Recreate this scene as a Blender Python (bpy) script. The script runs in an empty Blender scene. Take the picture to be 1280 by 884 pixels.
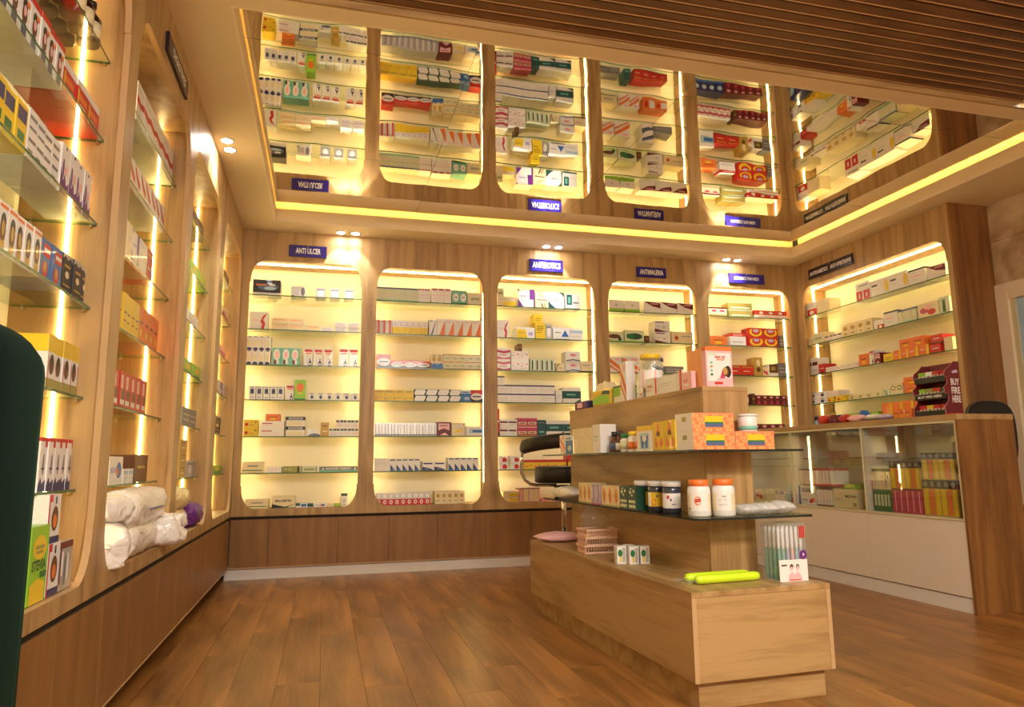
import bpy, bmesh, math, random
from math import sin, cos, pi, sqrt, radians
from mathutils import Vector, Matrix
from mathutils.geometry import tessellate_polygon
random.seed(7)
SC = bpy.context.scene
COL = SC.collection

# ---------------------------------------------------------------- camera
def make_camera():
    f, yaw, pitch, roll = 880.51, 0.2596, 0.1515, -0.0109
    fw = Vector((sin(yaw)*cos(pitch), cos(yaw)*cos(pitch), sin(pitch)))
    r0 = Vector((cos(yaw), -sin(yaw), 0)); u0 = r0.cross(fw)
    r = r0*cos(roll) + u0*sin(roll); u = -r0*sin(roll) + u0*cos(roll)
    cd = bpy.data.cameras.new('camera'); cam = bpy.data.objects.new('camera', cd)
    cd.sensor_width = 36.0; cd.lens = 36.0*f/1280.0; cd.clip_start = 0.02; cd.clip_end = 60
    m = Matrix((r, u, -fw)).transposed().to_4x4(); m.translation = Vector((0.651, -5.636, 0.8395))
    cam.matrix_world = m; COL.objects.link(cam); SC.camera = cam
make_camera()

# ---------------------------------------------------------------- world, exposure
w = bpy.data.worlds.new('world'); SC.world = w; w.use_nodes = True
w.node_tree.nodes['Background'].inputs[0].default_value = (1.0, .82, .6, 1)
w.node_tree.nodes['Background'].inputs[1].default_value = 0.05
SC.view_settings.view_transform = 'Standard'; SC.view_settings.look = 'None'
SC.view_settings.gamma = 1.0; SC.view_settings.use_curve_mapping = False
SC.view_settings.exposure = 1.08
LED_POWER = 18.0; COVE_POWER = 13.0
LED_COL = (1.0, .77, .33); COVE_COL = (1.0, .74, .22)
SPOT_W = 9.0; FILL_W = 80.0; DOWN_W = 9.0

# ---------------------------------------------------------------- fill lights added out of view behind the camera
def area(name, loc, rot, sx, sy, power, col):
    d = bpy.data.lights.new(name, 'AREA'); d.shape = 'RECTANGLE'; d.size = sx; d.size_y = sy
    d.energy = power; d.color = col
    o = bpy.data.objects.new(name, d); o.location = loc; o.rotation_euler = rot; COL.objects.link(o); return o
area('added_fill_light', (1.5, -6.6, 2.6), (radians(18), 0, 0), 1.6, .5, FILL_W, (1, .94, .86))
area('added_fill_light', (3.6, -6.3, 2.6), (radians(18), 0, 0), 1.2, .5, FILL_W*.2, (1, .84, .62))

# ---------------------------------------------------------------- materials
def srgb(c):
    return tuple(((v/255)/12.92 if v/255 <= .04045 else (((v/255)+.055)/1.055)**2.4) for v in c) + (1,)
def newmat(name):
    m = bpy.data.materials.new(name); m.use_nodes = True
    nt = m.node_tree; b = nt.nodes['Principled BSDF']; return m, nt, b
def N(nt, t, **kw):
    n = nt.nodes.new(t)
    for k, v in kw.items(): setattr(n, k, v)
    return n
def mixcol(nt, fac, a, b, blend='MIX'):
    n = N(nt, 'ShaderNodeMix'); n.data_type = 'RGBA'; n.blend_type = blend
    for s, v in ((0, fac), (6, a), (7, b)):
        if hasattr(v, 'is_output'): nt.links.new(v, n.inputs[s])
        else: n.inputs[s].default_value = v
    return n.outputs[2]
def paint(name, rgb, rough=.45, metal=0, var=.06, coat=0.0, scale=14):
    m, nt, b = newmat(name); c = srgb(rgb)
    tc = N(nt, 'ShaderNodeTexCoord'); no = N(nt, 'ShaderNodeTexNoise'); no.inputs['Scale'].default_value = scale
    nt.links.new(tc.outputs['Object'], no.inputs['Vector'])
    dk = tuple(v*(1-var*2) for v in c[:3])+(1,)
    nt.links.new(mixcol(nt, no.outputs['Fac'], dk, c), b.inputs['Base Color'])
    b.inputs['Roughness'].default_value = rough; b.inputs['Metallic'].default_value = metal
    b.inputs['Coat Weight'].default_value = coat
    return m
def wood(name, light, dark, axis='z', rough=.42, s=1.0, objrand=False, bump=.05, contrast=.34):
    m, nt, b = newmat(name)
    tc = N(nt, 'ShaderNodeTexCoord'); mp = N(nt, 'ShaderNodeMapping')
    sc = {'x': (1.1, 16, 16), 'y': (16, 1.1, 16), 'z': (16, 16, 1.1)}[axis]
    mp.inputs['Scale'].default_value = tuple(v*s for v in sc)
    nt.links.new(tc.outputs['Object'], mp.inputs['Vector'])
    vec = mp.outputs['Vector']
    oi = N(nt, 'ShaderNodeObjectInfo')
    if objrand:
        ad = N(nt, 'ShaderNodeVectorMath', operation='ADD'); ml = N(nt, 'ShaderNodeVectorMath', operation='SCALE')
        cx = N(nt, 'ShaderNodeCombineXYZ')
        for i in range(3): nt.links.new(oi.outputs['Random'], cx.inputs[i])
        nt.links.new(cx.outputs[0], ml.inputs[0]); ml.inputs['Scale'].default_value = 37
        nt.links.new(vec, ad.inputs[0]); nt.links.new(ml.outputs[0], ad.inputs[1]); vec = ad.outputs[0]
    n1 = N(nt, 'ShaderNodeTexNoise'); n1.inputs['Scale'].default_value = 1.0; n1.inputs['Detail'].default_value = 5
    n1.inputs['Distortion'].default_value = 1.3; nt.links.new(vec, n1.inputs['Vector'])
    n2 = N(nt, 'ShaderNodeTexNoise'); n2.inputs['Scale'].default_value = 7.0; n2.inputs['Detail'].default_value = 6; n2.inputs['Roughness'].default_value = .7
    nt.links.new(vec, n2.inputs['Vector'])
    # large cathedral figure
    mp2 = N(nt, 'ShaderNodeMapping'); sc2 = {'x': (.35, 2.6, 2.6), 'y': (2.6, .35, 2.6), 'z': (2.6, 2.6, .35)}[axis]
    mp2.inputs['Scale'].default_value = tuple(v*s for v in sc2); nt.links.new(tc.outputs['Object'], mp2.inputs['Vector'])
    n3 = N(nt, 'ShaderNodeTexNoise'); n3.inputs['Scale'].default_value = 1.2; n3.inputs['Detail'].default_value = 1.5
    nt.links.new(mp2.outputs['Vector'], n3.inputs['Vector'])
    mu = N(nt, 'ShaderNodeMath', operation='MULTIPLY'); mu.inputs[1].default_value = 14; nt.links.new(n3.outputs['Fac'], mu.inputs[0])
    fr = N(nt, 'ShaderNodeMath', operation='PINGPONG'); fr.inputs[1].default_value = 1.0; nt.links.new(mu.outputs[0], fr.inputs[0])
    a1 = N(nt, 'ShaderNodeMath', operation='MULTIPLY'); a1.inputs[1].default_value = .2; nt.links.new(fr.outputs[0], a1.inputs[0])
    a2 = N(nt, 'ShaderNodeMath', operation='MULTIPLY_ADD'); a2.inputs[1].default_value = .5
    nt.links.new(n1.outputs['Fac'], a2.inputs[0]); nt.links.new(a1.outputs[0], a2.inputs[2])
    a3 = N(nt, 'ShaderNodeMath', operation='MULTIPLY_ADD'); a3.inputs[1].default_value = .42
    nt.links.new(n2.outputs['Fac'], a3.inputs[0]); nt.links.new(a2.outputs[0], a3.inputs[2])
    rp = N(nt, 'ShaderNodeValToRGB'); rp.color_ramp.elements[0].position = .5-contrast*.38; rp.color_ramp.elements[1].position = .5+contrast*.38
    rp.color_ramp.elements[0].color = srgb(dark); rp.color_ramp.elements[1].color = srgb(light)
    nt.links.new(a3.outputs[0], rp.inputs[0]); out = rp.outputs[0]
    if objrand:
        mr = N(nt, 'ShaderNodeMapRange'); mr.inputs[3].default_value = .88; mr.inputs[4].default_value = 1.08
        nt.links.new(oi.outputs['Random'], mr.inputs[0])
        hs = N(nt, 'ShaderNodeHueSaturation'); nt.links.new(mr.outputs[0], hs.inputs['Value']); nt.links.new(out, hs.inputs['Color']); out = hs.outputs[0]
    nt.links.new(out, b.inputs['Base Color']); b.inputs['Roughness'].default_value = rough
    bp = N(nt, 'ShaderNodeBump'); bp.inputs['Strength'].default_value = bump; bp.inputs['Distance'].default_value = .002
    nt.links.new(a3.outputs[0], bp.inputs['Height']); nt.links.new(bp.outputs[0], b.inputs['Normal'])
    return m
def emit(name, col, s):
    m, nt, b = newmat(name); b.inputs['Base Color'].default_value = (.8, .7, .5, 1)
    b.inputs['Emission Color'].default_value = col+(1,); b.inputs['Emission Strength'].default_value = s; return m
def glass(name, tint=(.93, .97, .93), rough=0.0, ior=1.5, opacity=0.0, body=(1, 1, 1)):
    m = bpy.data.materials.new(name); m.use_nodes = True; nt = m.node_tree; nt.nodes.clear()
    out = N(nt, 'ShaderNodeOutputMaterial'); tr = N(nt, 'ShaderNodeBsdfTransparent'); gl = N(nt, 'ShaderNodeBsdfGlossy')
    fr = N(nt, 'ShaderNodeFresnel'); ge = N(nt, 'ShaderNodeNewGeometry'); ma = N(nt, 'ShaderNodeMath', operation='MULTIPLY_ADD')
    ma.inputs[1].default_value = 1/ior-ior; ma.inputs[2].default_value = ior; nt.links.new(ge.outputs['Backfacing'], ma.inputs[0]); nt.links.new(ma.outputs[0], fr.inputs[0])
    tr.inputs[0].default_value = tint+(1,); gl.inputs['Roughness'].default_value = rough; gl.inputs[0].default_value = (.95, .98, .95, 1)
    mx = N(nt, 'ShaderNodeMixShader'); nt.links.new(fr.outputs[0], mx.inputs[0]); 
    src = tr.outputs[0]
    if opacity > 0:
        df = N(nt, 'ShaderNodeBsdfDiffuse'); df.inputs[0].default_value = body+(1,)
        no = N(nt, 'ShaderNodeTexNoise'); no.inputs['Scale'].default_value = 60; tc = N(nt, 'ShaderNodeTexCoord'); nt.links.new(tc.outputs['Object'], no.inputs['Vector'])
        mr = N(nt, 'ShaderNodeMapRange'); mr.inputs[3].default_value = opacity*.5; mr.inputs[4].default_value = min(1, opacity*1.5); nt.links.new(no.outputs['Fac'], mr.inputs[0])
        m2 = N(nt, 'ShaderNodeMixShader'); nt.links.new(mr.outputs[0], m2.inputs[0]); nt.links.new(tr.outputs[0], m2.inputs[1]); nt.links.new(df.outputs[0], m2.inputs[2]); src = m2.outputs[0]
        bp = N(nt, 'ShaderNodeBump'); bp.inputs['Strength'].default_value = .6; bp.inputs['Distance'].default_value = .004; nt.links.new(no.outputs['Fac'], bp.inputs['Height']); nt.links.new(bp.outputs[0], gl.inputs['Normal'])
    nt.links.new(src, mx.inputs[1]); nt.links.new(gl.outputs[0], mx.inputs[2]); nt.links.new(mx.outputs[0], out.inputs[0])
    return m
M = {}
OAK_L, OAK_D = (184, 148, 96), (146, 110, 64)
M['oak'] = wood('oak_vertical', OAK_L, OAK_D, 'z')
M['oak_x'] = wood('oak_along_x', OAK_L, OAK_D, 'x')
M['oak_y'] = wood('oak_along_y', OAK_L, OAK_D, 'y')
M['oak_dk'] = wood('oak_base_panels', (146, 102, 52), (120, 80, 37), 'z', contrast=.5)
M['oak_red'] = wood('oak_reddish', (146, 98, 48), (108, 68, 30), 'z')
M['edge'] = paint('oak_edge_band', (198, 160, 112), .5, var=.05)
M['plank'] = wood('vinyl_plank', (172, 116, 56), (98, 60, 24), 'y', rough=.34, s=.8, objrand=True, bump=.03, contrast=.5)
M['slat'] = wood('ceiling_slat', (128, 92, 58), (86, 58, 34), 'x', rough=.5)
M['slatback'] = paint('slat_backing', (34, 22, 14), .9)
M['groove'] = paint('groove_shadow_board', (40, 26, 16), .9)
M['plaster'] = paint('beige_plaster', (238, 220, 188), .75, var=.03, scale=3)
M['lip'] = paint('pale_cove_lip', (246, 228, 204), .6, var=.02)
M['cove'] = paint('cove_paint', (240, 226, 190), .7, var=.02)
M['back'] = paint('cream_back_panel', (250, 240, 214), .55, var=.02, scale=2)
M['kick'] = paint('white_kick_board', (232, 224, 214), .4, var=.03)
M['white_lam'] = paint('white_laminate', (232, 218, 200), .3, var=.02, scale=3)
M['creamtrim'] = paint('cream_metal_trim', (212, 200, 160), .4, var=.03)
M['chrome'] = paint('chrome', (225, 225, 225), .12, metal=1, var=.01)
M['brass'] = paint('satin_stud', (210, 190, 150), .3, metal=1, var=.02)
M['leather'] = paint('black_leather', (24, 20, 20), .35, var=.15)
M['blackpl'] = paint('black_plastic', (18, 18, 20), .5)
M['led'] = emit('led_strip', LED_COL, LED_POWER)
M['cove_led'] = emit('cove_led', COVE_COL, COVE_POWER)
M['lamp'] = emit('spot_lens', (1, .95, .88), 60)
M['glass'] = glass('shelf_glass')
M['glass_edge'] = paint('glass_edge', (70, 110, 62), .2, var=.1)
M['case_glass'] = glass('case_glass', (.96, .98, .97), ior=1.75)
M['smoke_glass'] = glass('dark_shelf_glass', (.55, .62, .58), ior=1.6)
M['dark_edge'] = paint('dark_glass_edge', (36, 44, 38), .25, var=.1)
M['film'] = glass('clear_film', (.97, .97, .97), .08, ior=1.3, opacity=.05, body=(.95, .93, .9))
M['film2'] = glass('frosty_film', (.9, .9, .9), .2, opacity=.55, body=(.9, .88, .84))
M['amber'] = paint('amber_bottle', (52, 26, 12), .12, coat=.6)
M['plasticclear'] = glass('clear_plastic', (.96, .97, .97), .05, opacity=.06)
def marble():
    m, nt, b = newmat('beige_marble_tile'); tc = N(nt, 'ShaderNodeTexCoord'); n = N(nt, 'ShaderNodeTexNoise')
    n.inputs['Scale'].default_value = 2.2; n.inputs['Detail'].default_value = 7; n.inputs['Distortion'].default_value = 2.2
    nt.links.new(tc.outputs['Object'], n.inputs['Vector']); rp = N(nt, 'ShaderNodeValToRGB')
    rp.color_ramp.elements[0].color = srgb((168, 140, 104)); rp.color_ramp.elements[1].color = srgb((212, 188, 148))
    rp.color_ramp.elements[0].position = .35; rp.color_ramp.elements[1].position = .68
    nt.links.new(n.outputs['Fac'], rp.inputs[0]); nt.links.new(rp.outputs[0], b.inputs['Base Color']); b.inputs['Roughness'].default_value = .25; return m
M['marble'] = marble()
def mirror():
    m, nt, b = newmat('mirror_ceiling'); b.inputs['Metallic'].default_value = 1; b.inputs['Roughness'].default_value = .02
    b.inputs['Base Color'].default_value = (.80, .74, .62, 1)
    tc = N(nt, 'ShaderNodeTexCoord'); n = N(nt, 'ShaderNodeTexNoise'); n.inputs['Scale'].default_value = 3.2; n.inputs['Detail'].default_value = 1
    nt.links.new(tc.outputs['Object'], n.inputs['Vector']); bp = N(nt, 'ShaderNodeBump'); bp.inputs['Strength'].default_value = .5
    bp.inputs['Distance'].default_value = .0019; nt.links.new(n.outputs['Fac'], bp.inputs['Height']); nt.links.new(bp.outputs[0], b.inputs['Normal']); return m
M['mirror'] = mirror()
def plasticwrap(name, rgb):
    m, nt, b = newmat(name); b.inputs['Base Color'].default_value = srgb(rgb); b.inputs['Roughness'].default_value = .28; b.inputs['Coat Weight'].default_value = .5
    tc = N(nt, 'ShaderNodeTexCoord'); n = N(nt, 'ShaderNodeTexNoise'); n.inputs['Scale'].default_value = 22; n.inputs['Detail'].default_value = 3; n.inputs['Distortion'].default_value = 1.5
    nt.links.new(tc.outputs['Object'], n.inputs['Vector']); bp = N(nt, 'ShaderNodeBump'); bp.inputs['Strength'].default_value = .8; bp.inputs['Distance'].default_value = .012
    nt.links.new(n.outputs['Fac'], bp.inputs['Height']); nt.links.new(bp.outputs[0], b.inputs['Normal']); return m
def velvet():
    m, nt, b = newmat('green_velvet'); tc = N(nt, 'ShaderNodeTexCoord'); n = N(nt, 'ShaderNodeTexNoise'); n.inputs['Scale'].default_value = 9
    nt.links.new(tc.outputs['Object'], n.inputs['Vector']); nt.links.new(mixcol(nt, n.outputs['Fac'], srgb((0, 5, 3)), srgb((1, 14, 9))), b.inputs['Base Color'])
    b.inputs['Roughness'].default_value = .9; b.inputs['Specular IOR Level'].default_value = .15; b.inputs['Sheen Weight'].default_value = .04; b.inputs['Sheen Tint'].default_value = (.1, .6, .35, 1); return m
M['velvet'] = velvet(); M['wad'] = plasticwrap('white_wadding', (246, 238, 228)); M['wadc'] = plasticwrap('cream_wadding', (240, 218, 160))
PAL = dict(W=(240, 236, 230), C=(236, 220, 176), R=(206, 40, 34), O=(238, 124, 50), Y=(240, 204, 40), G=(36, 120, 62), B=(46, 110, 186),
           N=(38, 40, 104), K=(28, 26, 28), P=(110, 44, 130), M=(196, 62, 96), T=(26, 84, 84), L=(176, 206, 226), S=(196, 196, 196),
           F=(246, 188, 190), E=(112, 24, 34), A=(104, 62, 34), V=(150, 206, 50), H=(128, 128, 130), D=(196, 158, 66), J=(120, 190, 170),
           X=(166, 158, 80), Z=(214, 220, 186), Q=(40, 80, 60), U=(190, 176, 214), I=(90, 104, 140))
for k, c in PAL.items(): M['p'+k] = paint('print_'+k.lower(), c, .4, var=.03, coat=.15)
M['pS'] = paint('silver_foil', (205, 205, 205), .3, metal=.6, var=.08, scale=60)

# ---------------------------------------------------------------- mesh builder
class MB:
    def __init__(s): s.v = []; s.f = []; s.m = []; s.mats = []; s.smooth = []
    def mi(s, m):
        if m not in s.mats: s.mats.append(m)
        return s.mats.index(m)
    def face(s, pts, m, smooth=False):
        i = len(s.v); s.v += [tuple(p) for p in pts]; s.f.append(tuple(range(i, i+len(pts)))); s.m.append(s.mi(m)); s.smooth.append(smooth)
    def box(s, x0, y0, z0, x1, y1, z1, m, faces=None):
        i = len(s.v)
        s.v += [(x0,y0,z0),(x1,y0,z0),(x1,y1,z0),(x0,y1,z0),(x0,y0,z1),(x1,y0,z1),(x1,y1,z1),(x0,y1,z1)]
        F = {'b': (0,3,2,1), 't': (4,5,6,7), 'f': (0,1,5,4), 'r': (1,2,6,5), 'k': (2,3,7,6), 'l': (3,0,4,7)}
        for k, q in F.items():
            mm = (faces or {}).get(k, m)
            s.f.append(tuple(i+a for a in q)); s.m.append(s.mi(mm)); s.smooth.append(False)
    def loft(s, rings, m, cap=True, smooth=True, closed=True):
        base = len(s.v); n = len(rings[0])
        for r in rings: s.v += [tuple(p) for p in r]
        ms = m if isinstance(m, list) else [m]*(len(rings)-1)
        for a in range(len(rings)-1):
            for b in range(n if closed else n-1):
                c = (b+1) % n
                s.f.append((base+a*n+b, base+a*n+c, base+(a+1)*n+c, base+(a+1)*n+b)); s.m.append(s.mi(ms[a])); s.smooth.append(smooth)
        if cap:
            s.f.append(tuple(base+i for i in reversed(range(n)))); s.m.append(s.mi(ms[0])); s.smooth.append(False)
            t = base+(len(rings)-1)*n
            s.f.append(tuple(t+i for i in range(n))); s.m.append(s.mi(ms[-1])); s.smooth.append(False)
    def lathe(s, prof, m, n=20, c=(0, 0, 0), smooth=True):
        s.loft([[(c[0]+r*cos(2*pi*i/n), c[1]+r*sin(2*pi*i/n), c[2]+z) for i in range(n)] for r, z in prof], m, True, smooth)
    def tube(s, path, r, m, n=10):
        path = [Vector(p) for p in path]; rings = []; up = Vector((0, 0, 1)); prev = None
        for i, p in enumerate(path):
            t = (path[min(i+1, len(path)-1)]-path[max(i-1, 0)]).normalized()
            a = (prev - t*prev.dot(t)) if prev else (up.cross(t) if abs(t.dot(up)) < .95 else Vector((1, 0, 0)).cross(t))
            a = a.normalized(); prev = a; b = t.cross(a)
            rr = r[i] if isinstance(r, (list, tuple)) else r
            rings.append([p + a*rr*cos(2*pi*k/n) + b*rr*sin(2*pi*k/n) for k in range(n)])
        s.loft(rings, m)
    def mesh(s, name):
        me = bpy.data.meshes.new(name); me.from_pydata(s.v, [], s.f)
        for mm in s.mats: me.materials.append(M[mm])
        me.polygons.foreach_set('material_index', s.m); me.polygons.foreach_set('use_smooth', s.smooth); me.update()
        bm = bmesh.new(); bm.from_mesh(me); bmesh.ops.recalc_face_normals(bm, faces=bm.faces) if False else None; bm.to_mesh(me); bm.free()
        return me
    def build(s, name, parent=None, loc=(0, 0, 0), rot=0, bevel=0):
        return link(name, s.mesh(name), parent, loc, rot, bevel)
def link(name, me, parent=None, loc=(0, 0, 0), rot=0, bevel=0):
    o = bpy.data.objects.new(name, me); COL.objects.link(o); o.location = loc; o.rotation_euler = (0, 0, rot)
    if parent: o.parent = parent
    if bevel:
        b = o.modifiers.new('bevel', 'BEVEL'); b.width = bevel; b.segments = 2; b.limit_method = 'ANGLE'
    return o
def tag(o, label=None, cat=None, group=None, kind=None):
    if label: o['label'] = label
    if cat: o['category'] = cat
    if group: o['group'] = group
    if kind: o['kind'] = kind
    return o
def thing(name, label, cat, loc=(0, 0, 0), rot=0, group=None):
    o = bpy.data.objects.new(name, None); o.empty_display_size = .05; COL.objects.link(o)
    o.location = loc; o.rotation_euler = (0, 0, rot); return tag(o, label, cat, group)
def copy_tree(src, loc, rot=None):
    r = src.copy(); COL.objects.link(r); r.location = loc
    if rot is not None: r.rotation_euler = (0, 0, rot)
    for ch in list(src.children):
        c = ch.copy(); COL.objects.link(c); c.parent = r
        for g in ch.children:
            d = g.copy(); COL.objects.link(d); d.parent = c
    return r
def panel(name, parent, x0, y0, z0, x1, y1, z1, m, bevel=0, faces=None):
    b = MB(); b.box(x0, y0, z0, x1, y1, z1, m, faces); return b.build(name, parent, bevel=bevel)
def struct(name, x0, y0, z0, x1, y1, z1, m, bevel=0):
    return tag(panel(name, None, x0, y0, z0, x1, y1, z1, m, bevel), kind='structure')
_txt = {}
def text_tris(s, bold=True):
    if s not in _txt:
        cu = bpy.data.curves.new('t', 'FONT'); cu.body = s; cu.resolution_u = 2; cu.offset = .028 if bold else 0
        o = bpy.data.objects.new('t', cu); COL.objects.link(o)
        dg = bpy.context.evaluated_depsgraph_get(); me = o.evaluated_get(dg).to_mesh()
        v = [tuple(q.co) for q in me.vertices]; f = [tuple(p.vertices) for p in me.polygons]
        o.evaluated_get(dg).to_mesh_clear(); bpy.data.objects.remove(o); bpy.data.curves.remove(cu)
        xs = [q[0] for q in v]; ys = [q[1] for q in v]
        _txt[s] = (v, f, min(xs), max(xs), min(ys), max(ys))
    return _txt[s]
def add_text(b, s, x0, z0, x1, z1, y, m):
    """letters stretched into the rectangle, on a plane facing -y"""
    v, f, a0, a1, c0, c1 = text_tris(s); i = len(b.v)
    b.v += [(x0+(q[0]-a0)/(a1-a0)*(x1-x0), y, z0+(q[1]-c0)/(c1-c0)*(z1-z0)) for q in v]
    for p in f: b.f.append(tuple(i+k for k in p)); b.m.append(b.mi(m)); b.smooth.append(False)

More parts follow.
